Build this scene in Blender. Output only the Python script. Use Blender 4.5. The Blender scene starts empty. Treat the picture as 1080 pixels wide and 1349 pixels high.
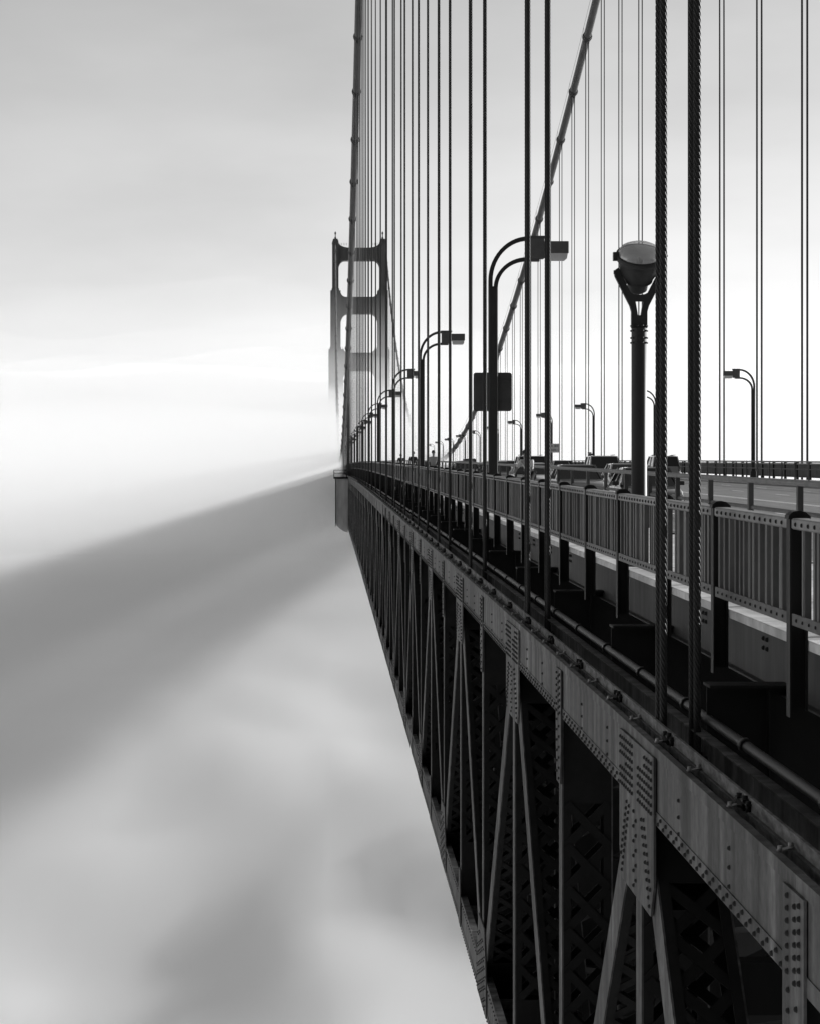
import bpy, bmesh, math, random
from mathutils import Vector, Matrix, noise

random.seed(7)
R = math.radians
SC = bpy.context.scene
COL = SC.collection

# ------------------------------------------------------------------ camera
# The bridge runs along +Y, its left truss a few metres right of the camera.
EYE = 1.62
FPX = 2944.0 / 1080.0            # focal length in picture widths
cam_d = bpy.data.cameras.new('camera')
cam = bpy.data.objects.new('camera', cam_d)
COL.objects.link(cam)
cam_d.sensor_fit = 'HORIZONTAL'
cam_d.sensor_width = 36.0
cam_d.lens = 36.0 * FPX
cam_d.clip_start = 0.5
cam_d.clip_end = 30000.0
cam.location = (0, 0, EYE)
cam.rotation_euler = (R(90), 0, 0)
cam_d.shift_x = (540 - 433) / 1080.0
cam_d.shift_y = -(674.5 - 621) / 1080.0
SC.camera = cam

# ------------------------------------------------------------------ light
SUN_EL = 14.5       # degrees above the horizon
SUN_AZ = 58.0       # degrees to the right of the view along the bridge
world = bpy.data.worlds.new('World')
SC.world = world
world.use_nodes = True
wn = world.node_tree.nodes
wl = world.node_tree.links
wn.clear()
sky = wn.new('ShaderNodeTexSky')
sky.sky_type = 'NISHITA'
sky.sun_disc = False
sky.sun_elevation = R(SUN_EL)
sky.sun_rotation = R(SUN_AZ)
sky.altitude = 60
sky.air_density = 1.0
sky.dust_density = 0.3
sky.ozone_density = 1.0
bw = wn.new('ShaderNodeRGBToBW')          # a monochrome photograph
bg = wn.new('ShaderNodeBackground')
bg.inputs['Strength'].default_value = 0.092
wo = wn.new('ShaderNodeOutputWorld')
wl.new(sky.outputs[0], bw.inputs[0])
tco = wn.new('ShaderNodeTexCoord')
wmp = wn.new('ShaderNodeMapping'); wmp.inputs['Scale'].default_value = (5, 5, 14); wmp.inputs['Rotation'].default_value = (0, R(14), 0)
wno = wn.new('ShaderNodeTexNoise'); wno.inputs['Scale'].default_value = 1.3; wno.inputs['Detail'].default_value = 5
wmr = wn.new('ShaderNodeMapRange'); wmr.inputs['From Min'].default_value = 0.3; wmr.inputs['From Max'].default_value = 0.7; wmr.inputs['To Min'].default_value = 0.92; wmr.inputs['To Max'].default_value = 1.08
wmu = wn.new('ShaderNodeMath'); wmu.operation = 'MULTIPLY'
wl.new(tco.outputs['Generated'], wmp.inputs[0]); wl.new(wmp.outputs[0], wno.inputs['Vector']); wl.new(wno.outputs['Fac'], wmr.inputs['Value'])
wl.new(bw.outputs[0], wmu.inputs[0]); wl.new(wmr.outputs[0], wmu.inputs[1])
wl.new(wmu.outputs[0], bg.inputs[0])
wl.new(bg.outputs[0], wo.inputs[0])

sun_d = bpy.data.lights.new('sun', 'SUN')
sun_d.energy = 3.8
sun_d.angle = R(2.5)      # a sun softened by high haze
sun_d.color = (1, 1, 1)
sun = bpy.data.objects.new('sun', sun_d)
COL.objects.link(sun)
sdir = Vector((math.sin(R(SUN_AZ)) * math.cos(R(SUN_EL)), math.cos(R(SUN_AZ)) * math.cos(R(SUN_EL)), math.sin(R(SUN_EL))))
sun.rotation_euler = sdir.to_track_quat('Z', 'Y').to_euler()
sun.location = sdir * 300

SC.view_settings.view_transform = 'Standard'
SC.view_settings.look = 'None'
SC.view_settings.gamma = 1.0
SC.view_settings.use_curve_mapping = False
SC.view_settings.exposure = 0.66
SC.render.engine = 'CYCLES'
SC.cycles.use_denoising = True
SC.cycles.max_bounces = 16
SC.cycles.diffuse_bounces = 3
SC.cycles.glossy_bounces = 3
SC.cycles.transmission_bounces = 4
SC.cycles.volume_bounces = 14
SC.cycles.transparent_max_bounces = 16

# ------------------------------------------------------------------ materials
def mat(name, grey, rough=0.6, metal=0.0, spec=0.4, var=0.0, scale=(1, 1, 1), nscale=3.0, bump=0.0, bscale=30.0, coat=0.0, detail=5.0):
    m = bpy.data.materials.new(name)
    m.use_nodes = True
    nt = m.node_tree
    p = nt.nodes['Principled BSDF']
    p.inputs['Base Color'].default_value = (grey, grey, grey, 1)
    p.inputs['Roughness'].default_value = rough
    p.inputs['Metallic'].default_value = metal
    p.inputs['Specular IOR Level'].default_value = spec
    if coat:
        p.inputs['Coat Weight'].default_value = coat
    if var or bump:
        tc = nt.nodes.new('ShaderNodeTexCoord')
        geo = nt.nodes.new('ShaderNodeNewGeometry')
        mp = nt.nodes.new('ShaderNodeMapping')
        mp.inputs['Scale'].default_value = scale
        nt.links.new(geo.outputs['Position'], mp.inputs['Vector'])
    if var:
        n = nt.nodes.new('ShaderNodeTexNoise')
        n.inputs['Scale'].default_value = nscale
        n.inputs['Detail'].default_value = detail
        n.inputs['Roughness'].default_value = 0.6
        nt.links.new(mp.outputs[0], n.inputs['Vector'])
        mr = nt.nodes.new('ShaderNodeMapRange')
        mr.inputs['From Min'].default_value = 0.3
        mr.inputs['From Max'].default_value = 0.7
        mr.inputs['To Min'].default_value = grey * (1 - var)
        mr.inputs['To Max'].default_value = grey * (1 + var)
        nt.links.new(n.outputs['Fac'], mr.inputs['Value'])
        nt.links.new(mr.outputs[0], p.inputs['Base Color'])
    if bump:
        n2 = nt.nodes.new('ShaderNodeTexNoise')
        n2.inputs['Scale'].default_value = bscale
        n2.inputs['Detail'].default_value = 4
        nt.links.new(geo.outputs['Position'], n2.inputs['Vector'])
        b = nt.nodes.new('ShaderNodeBump')
        b.inputs['Strength'].default_value = bump
        b.inputs['Distance'].default_value = 0.02
        nt.links.new(n2.outputs['Fac'], b.inputs['Height'])
        nt.links.new(b.outputs[0], p.inputs['Normal'])
    return m

def per_piece(m, amt):
    """every piece of a run was painted and weathered a little differently"""
    nt = m.node_tree
    p = nt.nodes['Principled BSDF']
    oi = nt.nodes.new('ShaderNodeObjectInfo')
    mr = nt.nodes.new('ShaderNodeMapRange')
    mr.inputs['To Min'].default_value = 1 - amt; mr.inputs['To Max'].default_value = 1 + amt
    nt.links.new(oi.outputs['Random'], mr.inputs['Value'])
    k = nt.nodes.new('ShaderNodeMath'); k.operation = 'MULTIPLY'
    l = p.inputs['Base Color'].links[0].from_socket
    nt.links.new(l, k.inputs[0]); nt.links.new(mr.outputs[0], k.inputs[1])
    nt.links.new(k.outputs[0], p.inputs['Base Color'])

def weathered(name, grey, streak):
    """layered bridge paint: broad fading, vertical run-off streaks and chalky patches"""
    m = mat(name, grey, 0.6, 0, 0.2, 0, bump=0.25, bscale=14)
    nt = m.node_tree
    p = nt.nodes['Principled BSDF']
    geo = nt.nodes.new('ShaderNodeNewGeometry')
    def n(scale, ns, lo, hi, a, b, det=4):
        mp = nt.nodes.new('ShaderNodeMapping'); mp.inputs['Scale'].default_value = scale
        nt.links.new(geo.outputs['Position'], mp.inputs['Vector'])
        t = nt.nodes.new('ShaderNodeTexNoise'); t.inputs['Scale'].default_value = ns; t.inputs['Detail'].default_value = det
        nt.links.new(mp.outputs[0], t.inputs['Vector'])
        r = nt.nodes.new('ShaderNodeMapRange')
        r.inputs['From Min'].default_value = lo; r.inputs['From Max'].default_value = hi
        r.inputs['To Min'].default_value = a; r.inputs['To Max'].default_value = b
        nt.links.new(t.outputs['Fac'], r.inputs['Value'])
        return r.outputs[0]
    def mul(a, b):
        q = nt.nodes.new('ShaderNodeMath'); q.operation = 'MULTIPLY'
        nt.links.new(a, q.inputs[0]); nt.links.new(b, q.inputs[1])
        return q.outputs[0]
    v = mul(n((1, 0.35, 0.5), 1.0, 0.35, 0.65, 0.65, 1.35), n((1, 1.6, 0.10), 2.2, 0.38, 0.62, 1 - streak, 1 + streak))
    v = mul(v, n((1, 1, 1), 9.0, 0.30, 0.70, 0.75, 1.25, 6))
    v = mul(v, n((1, 0.5, 0.15), 5.0, 0.60, 0.72, 1.0, 2.1))
    k = nt.nodes.new('ShaderNodeMath'); k.operation = 'MULTIPLY'; k.inputs[1].default_value = grey
    nt.links.new(v, k.inputs[0]); nt.links.new(k.outputs[0], p.inputs['Base Color'])
    return m

M = {}
M['paint'] = weathered('painted steel', 0.08, 0.5)
M['dark_shaded'] = mat('dark shaded steel', 0.012, 0.6, 0, 0.25, 0.35, (1, 1, 0.3), 2.0)  # near-black steel; the shade inside the truss is put into this colour
M['lacing'] = mat('shade-darkened lacing steel', 0.013, 0.7, 0, 0.2, 0.3, (1, 1, 1), 3.0)  # shade on viewer-facing bars, lips and battens is put into the colour
M['rivet'] = mat('shade-darkened rivets', 0.022, 0.6, 0, 0.25, 0.3, (1, 1, 1), 5.0)  # rivet colour darkened to carry the shade on their near sides
M['fascia'] = mat('fascia steel', 0.04, 0.6, 0, 0.25, 0.5, (1, 1.5, 0.3), 2.5)
M['rail_paint'] = mat('railing paint', 0.085, 0.55, 0, 0.3, 0.35, (1, 1, 0.4), 4.0)
M['rail_top'] = mat('worn handrail paint', 0.16, 0.5, 0, 0.4, 0.4, (1, 0.5, 1), 6.0)
M['post_paint'] = mat('lamp post paint', 0.028, 0.5, 0, 0.35, 0.25, (1, 1, 0.3), 3.0)
M['lamp_box'] = mat('lamp housing paint', 0.10, 0.5, 0, 0.4, 0.15, (1, 1, 1), 6.0)
M['diffuser'] = mat('lamp diffuser', 0.62, 0.3, 0, 0.5, 0.06, (1, 1, 1), 5.0)
M['rope'] = mat('weathered wire rope', 0.022, 0.48, 0.0, 0.3, 0.3, (1, 1, 0.6), 8.0)
M['cable'] = mat('main cable wrapping', 0.075, 0.55, 0, 0.3, 0.25, (1, 1, 1), 0.4)
M['tower'] = mat('tower steel', 0.085, 0.7, 0, 0.2, 0.2, (0.6, 0.6, 0.08), 0.6)
M['concrete'] = mat('sidewalk concrete', 0.62, 0.85, 0, 0.2, 0.25, (1, 1, 1), 3.0, 0.3, 40)
M['asphalt'] = mat('road asphalt', 0.16, 0.8, 0, 0.3, 0.3, (2.0, 0.12, 1), 1.6, 0.3, 60)
M['line'] = mat('road marking paint', 0.75, 0.7, 0, 0.3, 0.15, (1, 1, 1), 4.0)
M['dirt'] = mat('weathered ledge', 0.17, 0.8, 0, 0.2, 0.75, (3, 1.2, 3), 3.5)
M['pipe'] = mat('conduit pipe', 0.014, 0.5, 0, 0.4, 0.4, (1, 0.6, 1), 2.0)
M['strap'] = mat('galvanised strap', 0.30, 0.5, 0.2, 0.4, 0.5, (1, 1, 1), 9.0)
M['tarp'] = mat('scaffold sheeting', 0.38, 0.8, 0, 0.2, 0.3, (1, 1, 0.25), 0.8)
M['sign_back'] = mat('sign back', 0.065, 0.5, 0, 0.35, 0.2, (1, 1, 1), 2.5)
M['sign_face'] = mat('sign face', 0.55, 0.5, 0, 0.3, 0.08, (1, 1, 1), 2.0)
M['sign_ink'] = mat('sign lettering', 0.03, 0.6)
for _k, _a in (('rail_paint', 0.3), ('rail_top', 0.2), ('concrete', 0.16), ('paint', 0.15), ('dirt', 0.2)):
    per_piece(M[_k], _a)
M['rubber'] = mat('rubber', 0.02, 0.85, 0, 0.2)
M['rim'] = mat('wheel rim', 0.45, 0.35, 0.7, 0.5)
M['car_white'] = mat('white car paint', 0.62, 0.3, 0, 0.5, 0, coat=0.8)
M['car_silver'] = mat('silver car paint', 0.34, 0.32, 0.35, 0.5, 0, coat=0.8)
M['car_dark'] = mat('dark car paint', 0.035, 0.28, 0, 0.5, 0, coat=0.8)
M['car_grey'] = mat('grey car paint', 0.13, 0.3, 0.2, 0.5, 0, coat=0.8)
M['car_black_trim'] = mat('black car trim', 0.015, 0.6)
M['car_glass'] = mat('tinted car glass', 0.018, 0.06, 0, 0.6)
M['headlight'] = mat('headlight lens', 0.6, 0.1, 0.2, 0.6)
M['taillight'] = mat('tail light lens', 0.10, 0.15, 0, 0.6)
M['plate'] = mat('number plate', 0.6, 0.5)
M['skin'] = mat('skin', 0.28, 0.6)
M['hair'] = mat('hair', 0.02, 0.6)
M['shirt_white'] = mat('white shirt', 0.72, 0.85, 0, 0.1, 0.08, (1, 1, 1), 8.0)
M['shirt_grey'] = mat('pale grey shirt', 0.42, 0.85, 0, 0.1, 0.08, (1, 1, 1), 8.0)
M['cloth_dark'] = mat('dark clothing', 0.03, 0.9, 0, 0.1, 0.2, (1, 1, 1), 8.0)
M['reflector'] = mat('lamp reflector', 0.92, 0.3, 0.0, 0.5)

def glass_mat():
    m = bpy.data.materials.new('floodlight glass')
    m.use_nodes = True
    nt = m.node_tree
    nt.nodes.clear()
    o = nt.nodes.new('ShaderNodeOutputMaterial')
    mx = nt.nodes.new('ShaderNodeMixShader')
    fr = nt.nodes.new('ShaderNodeLayerWeight'); fr.inputs['Blend'].default_value = 0.48
    tr = nt.nodes.new('ShaderNodeBsdfTransparent'); tr.inputs[0].default_value = (0.92, 0.92, 0.92, 1)
    gl = nt.nodes.new('ShaderNodeBsdfGlossy'); gl.inputs['Roughness'].default_value = 0.12; gl.inputs[0].default_value = (0.8, 0.8, 0.8, 1)
    nt.links.new(fr.outputs['Facing'], mx.inputs[0])
    nt.links.new(tr.outputs[0], mx.inputs[1]); nt.links.new(gl.outputs[0], mx.inputs[2])
    nt.links.new(mx.outputs[0], o.inputs[0])
    return m
M['glass'] = glass_mat()

def fog_surface_mat():
    m = bpy.data.materials.new('dense fog')
    m.use_nodes = True
    p = m.node_tree.nodes['Principled BSDF']
    p.inputs['Base Color'].default_value = (0.95, 0.95, 0.95, 1)
    p.inputs['Roughness'].default_value = 1.0
    p.inputs['Specular IOR Level'].default_value = 0.0
    p.inputs['Subsurface Weight'].default_value = 1.0
    p.inputs['Subsurface Radius'].default_value = (1, 1, 1)
    nt = m.node_tree
    # the fog is thinner, so light spreads farther through it, near the shore
    geo = nt.nodes.new('ShaderNodeNewGeometry')
    sp = nt.nodes.new('ShaderNodeSeparateXYZ')
    mr = nt.nodes.new('ShaderNodeMapRange')
    mr.interpolation_type = 'SMOOTHSTEP'
    mr.inputs['From Min'].default_value = 470
    mr.inputs['From Max'].default_value = 760
    mr.inputs['To Min'].default_value = 150
    mr.inputs['To Max'].default_value = 14
    nt.links.new(geo.outputs['Position'], sp.inputs[0])
    nt.links.new(sp.outputs['Y'], mr.inputs['Value'])
    m2 = nt.nodes.new('ShaderNodeMapRange')
    m2.interpolation_type = 'SMOOTHSTEP'
    m2.inputs['From Min'].default_value = 110
    m2.inputs['From Max'].default_value = 270
    m2.inputs['To Min'].default_value = 55
    m2.inputs['To Max'].default_value = 150
    mn = nt.nodes.new('ShaderNodeMath'); mn.operation = 'MINIMUM'
    nt.links.new(sp.outputs['Y'], m2.inputs['Value'])
    nt.links.new(mr.outputs[0], mn.inputs[0]); nt.links.new(m2.outputs[0], mn.inputs[1])
    nt.links.new(mn.outputs[0], p.inputs['Subsurface Scale'])
    return m
M['fog'] = fog_surface_mat()

def fog_volume_mat(density):
    m = bpy.data.materials.new('drifting fog')
    m.use_nodes = True
    nt = m.node_tree
    nt.nodes.clear()
    o = nt.nodes.new('ShaderNodeOutputMaterial')
    v = nt.nodes.new('ShaderNodeVolumePrincipled')
    v.inputs['Color'].default_value = (1, 1, 1, 1)
    v.inputs['Density'].default_value = density
    v.inputs['Anisotropy'].default_value = 0.2
    nt.links.new(v.outputs[0], o.inputs['Volume'])
    return m

# ------------------------------------------------------------------ helpers
class MB:
    """collects shapes into one mesh"""
    def __init__(self):
        self.v = []
        self.f = []
        self.sm = []
    def add(self, vs, fs, smooth=False):
        b = len(self.v)
        self.v.extend([tuple(p) for p in vs])
        self.f.extend([tuple(i + b for i in f) for f in fs])
        self.sm.extend([smooth] * len(fs))
        return self
    def box(self, x0, x1, y0, y1, z0, z1):
        vs = [(x0, y0, z0), (x1, y0, z0), (x1, y1, z0), (x0, y1, z0), (x0, y0, z1), (x1, y0, z1), (x1, y1, z1), (x0, y1, z1)]
        return self.add(vs, [(0, 3, 2, 1), (4, 5, 6, 7), (0, 1, 5, 4), (1, 2, 6, 5), (2, 3, 7, 6), (3, 0, 4, 7)])
    def cbox(self, x0, x1, y0, y1, z0, z1, c):
        """box with chamfered edges along all top and vertical corners"""
        o = []
        for z, s in ((z0, c), (z0 + c, 0), (z1 - c, 0), (z1, c)):
            o.append([(x0 + s + c, y0 + s, z), (x1 - s - c, y0 + s, z), (x1 - s, y0 + s + c, z), (x1 - s, y1 - s - c, z),
                      (x1 - s - c, y1 - s, z), (x0 + s + c, y1 - s, z), (x0 + s, y1 - s - c, z), (x0 + s, y0 + s + c, z)])
        return self.loft(o, True)
    def loft(self, rings, caps=True, smooth=False, closed=True):
        n = len(rings[0])
        vs = [p for r in rings for p in r]
        fs = []
        for k in range(len(rings) - 1):
            for i in range(n if closed else n - 1):
                j = (i + 1) % n
                fs.append((k * n + i, k * n + j, (k + 1) * n + j, (k + 1) * n + i))
        self.add(vs, fs, smooth)
        if caps:
            b = len(self.v) - len(vs)
            self.f.append(tuple(b + i for i in reversed(range(n))))
            self.f.append(tuple(b + (len(rings) - 1) * n + i for i in range(n)))
            self.sm.extend([False, False])
        return self
    def tube(self, path, r, n=8, caps=True, smooth=True):
        pts = [Vector(p) for p in path]
        rr = r if isinstance(r, (list, tuple)) else [r] * len(pts)
        rings = []
        up = None
        for i, p in enumerate(pts):
            t = (pts[min(i + 1, len(pts) - 1)] - pts[max(i - 1, 0)]).normalized()
            if up is None:
                a = Vector((1, 0, 0)) if abs(t.x) < 0.9 else Vector((0, 1, 0))
                up = (a - t * a.dot(t)).normalized()
            else:
                up = (up - t * up.dot(t)).normalized()
            w = t.cross(up)
            rings.append([tuple(p + (up * math.cos(2 * math.pi * k / n) + w * math.sin(2 * math.pi * k / n)) * rr[i]) for k in range(n)])
        return self.loft(rings, caps, smooth)
    def bar(self, a, b, w, t, up=(1, 0, 0)):
        """rectangular bar from a to b, width w along up, thickness t"""
        a = Vector(a); b = Vector(b); d = (b - a).normalized(); u = Vector(up)
        u = (u - d * u.dot(d)).normalized(); s = d.cross(u)
        rings = []
        for p in (a, b):
            rings.append([tuple(p + u * (w / 2 * i) + s * (t / 2 * j)) for i, j in ((-1, -1), (1, -1), (1, 1), (-1, 1))])
        return self.loft(rings)
    def prism(self, poly, axis, a0, a1):
        """polygon given in the two other axes, pushed along axis (x: (y,z), y: (x,z), z: (x,y))"""
        def P(p, a):
            return {'x': (a, p[0], p[1]), 'y': (p[0], a, p[1]), 'z': (p[0], p[1], a)}[axis]
        return self.loft([[P(p, a0) for p in poly], [P(p, a1) for p in poly]])
    def lathe(self, prof, n=24, smooth=True, M4=None, caps=False):
        """profile of (radius, height) turned round z"""
        rings = [[(r * math.cos(2 * math.pi * k / n), r * math.sin(2 * math.pi * k / n), z) for k in range(n)] for r, z in prof]
        if M4 is not None:
            rings = [[tuple(M4 @ Vector(p)) for p in r] for r in rings]
        return self.loft(rings, caps, smooth)
    def dome(self, c, nrm, r, h, n=6):
        """rivet head"""
        c = Vector(c); nv = Vector(nrm)
        a = Vector((0, 0, 1)) if abs(nv.z) < 0.9 else Vector((1, 0, 0))
        u = nv.cross(a).normalized(); w = nv.cross(u)
        r0 = [tuple(c + (u * math.cos(2 * math.pi * k / n) + w * math.sin(2 * math.pi * k / n)) * r) for k in range(n)]
        r1 = [tuple(c + nv * h * 0.75 + (u * math.cos(2 * math.pi * k / n) + w * math.sin(2 * math.pi * k / n)) * r * 0.7) for k in range(n)]
        b = len(self.v)
        self.loft([r0, r1], False, True)
        self.v.append(tuple(c + nv * h))
        t = len(self.v) - 1
        for k in range(n):
            self.f.append((b + n + k, b + n + (k + 1) % n, t)); self.sm.append(True)
        return self
    def mesh(self, name, m=None):
        me = bpy.data.meshes.new(name)
        me.from_pydata(self.v, [], self.f)
        me.polygons.foreach_set('use_smooth', self.sm)
        if m is not None:
            me.materials.append(M[m] if isinstance(m, str) else m)
        me.update()
        return me
    def build(self, name, m, parent=None, loc=None, rot=None):
        return put(name, self.mesh(name, m), parent, loc, rot)

def put(name, me, parent=None, loc=None, rot=None):
    o = bpy.data.objects.new(name, me)
    COL.objects.link(o)
    if parent is not None:
        o.parent = parent
    if loc is not None:
        o.location = loc
    if rot is not None:
        o.rotation_euler = rot
    return o

def tag(o, label, cat, group=None, kind=None):
    if label: o['label'] = label
    if cat: o['category'] = cat
    if group: o['group'] = group
    if kind: o['kind'] = kind
    return o

def thing(name, label, cat, loc=(0, 0, 0), rz=0.0, group=None):
    o = put(name, None, None, loc, (0, 0, rz))
    return tag(o, label, cat, group)

def copy_tree(o, parent=None):
    c = o.copy()
    COL.objects.link(c)
    c.parent = parent
    for ch in o.children:
        copy_tree(ch, c)
    return c

def stuff(o):
    o['kind'] = 'stuff'
    return o

def structure(o):
    o['kind'] = 'structure'
    return o

# ------------------------------------------------------------------ the line of the bridge
YT = 1218.8          # the far tower
def zd(y):           # cambered deck: height of the sidewalk
    return 0.0092 * y * (1 - y / 880.0)
def sl(y):
    return math.atan(0.0092 * (1 - 2 * y / 880.0))
PAN = 7.62
J0, J1 = -7, 157
def py(j):           # panel points; even ones carry a hanger
    return 22.5 + PAN * j
def zc(y):           # main cables
    return 4.6 + 0.00036 * (y - 635.0) ** 2
XL, XR = 3.12, 30.42   # outer face of left truss, inner face of right truss (each 0.68 wide)
W = 0.68
ZT, ZTB = -1.20, -1.94  # top chord
ZB, ZBB = -8.86, -9.60  # bottom chord

# ------------------------------------------------------------------ fog and ground
def smooth(a, b, x):
    t = min(1, max(0, (x - a) / (b - a)))
    return t * t * (3 - 2 * t)

def fog_top(x, y):
    z = -14.5 - 13 * (1 - smooth(40, 560, y))
    far = 1 - 0.93 * smooth(120, 360, y)
    z += far * 4.6 * noise.fractal(Vector((x * 0.016, y * 0.0075 + x * 0.004, 3.1)), 0.9, 2.1, 4)
    z += far * 2.0 * noise.fractal(Vector((x * 0.05, y * 0.022 + x * 0.012, 8.1)), 0.8, 2.1, 3)
    return z

def fog_sea():
    xs = sorted(set([round(-7000 * (t / 40.0) ** 2.6, 2) for t in range(41)] + [round(7000 * (t / 40.0) ** 2.6, 2) for t in range(41)] + [-5 * k for k in range(1, 60)] + [5 * k for k in range(1, 20)]))
    ys = [-200 + 8 * k for k in range(0, 90)]
    y = ys[-1]; st = 12.0
    while y < 9000:
        st *= 1.045; y += st; ys.append(y)
    n, m = len(xs), len(ys)
    vs = [(x, y, fog_top(x, y)) for y in ys for x in xs]
    fs = [(k * n + i, k * n + i + 1, (k + 1) * n + i + 1, (k + 1) * n + i) for k in range(m - 1) for i in range(n - 1)]
    b = len(vs)
    # close the body of fog downwards
    rim = [i for i in range(n)] + [k * n + n - 1 for k in range(1, m)] + [(m - 1) * n + i for i in range(n - 2, -1, -1)] + [k * n for k in range(m - 2, 0, -1)]
    for i in rim:
        vs.append((vs[i][0], vs[i][1], -400.0))
    L = len(rim)
    for i in range(L):
        j = (i + 1) % L
        fs.append((rim[j], rim[i], b + i, b + j))
    fs.append(tuple(b + i for i in reversed(range(L))))
    mb = MB(); mb.add(vs, fs, True)
    o = mb.build('fog_sea', 'fog')
    tag(o, 'smooth grey sheet of low fog spreading below the bridge deck', 'fog', kind='stuff')
    return o
fog_sea()

def fog_bank(zt, y0, density, seed, ex, label, lead=0.0, yend=2520):
    """thin fog that wells up round the middle of the span and the foot of the tower"""
    def top(x, y):
        t = smooth(y0, 1500, y)
        ys = y0 - lead * smooth(2, 30, x)
        z = -13.0 + (zt + 13) * (max(0, y - ys) / (1218.0 - ys)) ** ex
        z = min(z, zt + 0.045 * (y - 1218))
        return z + t * (4 * math.sin(x * 0.02 + 1 + seed) + 3 * math.sin(x * 0.051 + y * 0.01 + 2 * seed))
    xs = [-4000, -2600, -1700, -1100, -700, -450, -300] + [-200 + 10 * k for k in range(41)] + [300, 450, 700, 1100, 1700, 2600, 4000]
    ys = [y0 - lead - 20 + (1560 - y0 + lead) / 70.0 * k for k in range(70)] + [1640 + 80 * k for k in range(12)]
    ys = [y for y in ys if y <= yend]
    n, m = len(xs), len(ys)
    vs = [(x, y, top(x, y)) for y in ys for x in xs]
    fs = [(k * n + i, k * n + i + 1, (k + 1) * n + i + 1, (k + 1) * n + i) for k in range(m - 1) for i in range(n - 1)]
    b = len(vs)
    rim = [i for i in range(n)] + [k * n + n - 1 for k in range(1, m)] + [(m - 1) * n + i for i in range(n - 2, -1, -1)] + [k * n for k in range(m - 2, 0, -1)]
    for i in rim:
        vs.append((vs[i][0], vs[i][1], -40.0))
    L = len(rim)
    for i in range(L):
        j = (i + 1) % L
        fs.append((rim[j], rim[i], b + i, b + j))
    fs.append(tuple(b + i for i in reversed(range(L))))
    mb = MB(); mb.add(vs, fs, True)
    o = mb.build('haze', fog_volume_mat(density))
    tag(o, label, 'fog', kind='stuff')
fog_bank(104, 470, 0.00045, 2.0, 1.0, 'thin veil of haze round the upper tower', 0, 1330)
fog_bank(80, 455, 0.0005, 0.0, 0.95, 'light drifting fog round the tower legs', 0, 1380)
fog_bank(65, 440, 0.0011, 1.3, 0.9, 'white drifting fog round the lower tower portal', 0, 1600)
fog_bank(55, 425, 0.0035, 2.9, 0.8, 'white drifting fog swallowing the far half of the bridge')
fog_bank(43, 405, 0.0065, 4.1, 0.6, 'dense white fog at deck level round the foot of the tower')

fog_bank(36, 450, 0.0032, 5.3, 0.4, 'low pale fog drifting in over the far kerb of the roadway', 105)

def headland_blocker():
    """unseen steep dark shore, added behind the viewpoint to block sky light"""
    n = 30
    rings = []
    for k in range(14):
        t = k / 13.0
        y = -45 - 520 * t
        row = []
        for i in range(n + 1):
            x = -900 + 1800 * i / n
            h = -60 + 330 * smooth(0, 0.8, t) * (0.85 + 0.15 * math.sin(x * 0.011 + k * 0.7)) + 14 * math.sin(x * 0.03 + k)
            if abs(x - 17) < 25 and k < 2: h = min(h, -12)
            row.append((x, y - 0.00022 * x * x * 0.4, h))
        rings.append(row)
    mb = MB()
    mb.loft(rings, False, True, closed=False)
    mb.loft([[(p[0], p[1], -120) for p in rings[0]], rings[0]], False, True, closed=False)
    structure(mb.build('headland_blocker', mat('dark headland blocker', 0.05, 0.95, 0, 0.1, 0.5, (1, 1, 1), 0.05)))
headland_blocker()

# ------------------------------------------------------------------ trusses
def lacing_bars(length, z0, z1, w, xa, xb, yc):
    """list of (a, b) centre lines for crossed lacing between xa and xb"""
    p = (xb - xa) * 1.05
    n = max(1, int(round((z1 - z0) / p)))
    p = (z1 - z0) / n
    out = []
    for k in range(n):
        out.append(((xa, yc, z0 + k * p), (xb, yc, z0 + (k + 1) * p)))
        out.append(((xb, yc - 0.014, z0 + k * p), (xa, yc - 0.014, z0 + (k + 1) * p)))
    return out

def member_mesh(name, L, hw, laced_near=True, single=False):
    """built-up member: outer and inner channel, lacing on both faces; local z from 0 to L, x from 0 to W"""
    mb = MB()
    mb.box(0.0, 0.02, -hw, hw, 0, L)
    mb.box(W - 0.02, W, -hw, hw, 0, L)
    nf = len(mb.f)
    for s in (-1, 1):
        y0, y1 = (-hw, -hw + 0.016) if s < 0 else (hw - 0.016, hw)
        mb.box(0.02, 0.12, y0, y1, 0, L)
        mb.box(W - 0.12, W - 0.02, y0, y1, 0, L)
    for z0, z1 in ((0.0, 1.5), (L - 1.3, L)):
        mb.box(0.12, W - 0.12, -hw + 0.002, -hw + 0.014, z0, z1)
        mb.box(0.12, W - 0.12, hw - 0.014, hw - 0.002, z0, z1)
    for a, b in lacing_bars(L, 1.5, L - 1.3, 0, 0.06, W - 0.06, hw - 0.025):
        mb.bar(a, b, 0.115, 0.012, up=(0.6, 0, 0.8) if a[0] > b[0] else (-0.6, 0, 0.8))
    if laced_near:
        for a, b in lacing_bars(L, 1.5, L - 1.3, 0, 0.06, W - 0.06, -hw - 0.006):
            mb.bar(a, b, 0.115, 0.012, up=(0.6, 0, 0.8) if a[0] > b[0] else (-0.6, 0, 0.8))
    me = mb.mesh(name, 'paint')
    me.materials.append(M['lacing'])
    for i, pg in enumerate(me.polygons):
        if i >= nf: pg.material_index = 1
    return me

DL = math.hypot(PAN, 7.66)
VL = 7.3
me_vert_near = member_mesh('vertical_post', VL, 0.2, False)
me_vert = member_mesh('vertical_post', VL, 0.2, True)
me_diag_near = member_mesh('diagonal_brace', DL, 0.24, False)
me_diag = member_mesh('diagonal_brace', DL, 0.24, True)

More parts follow.
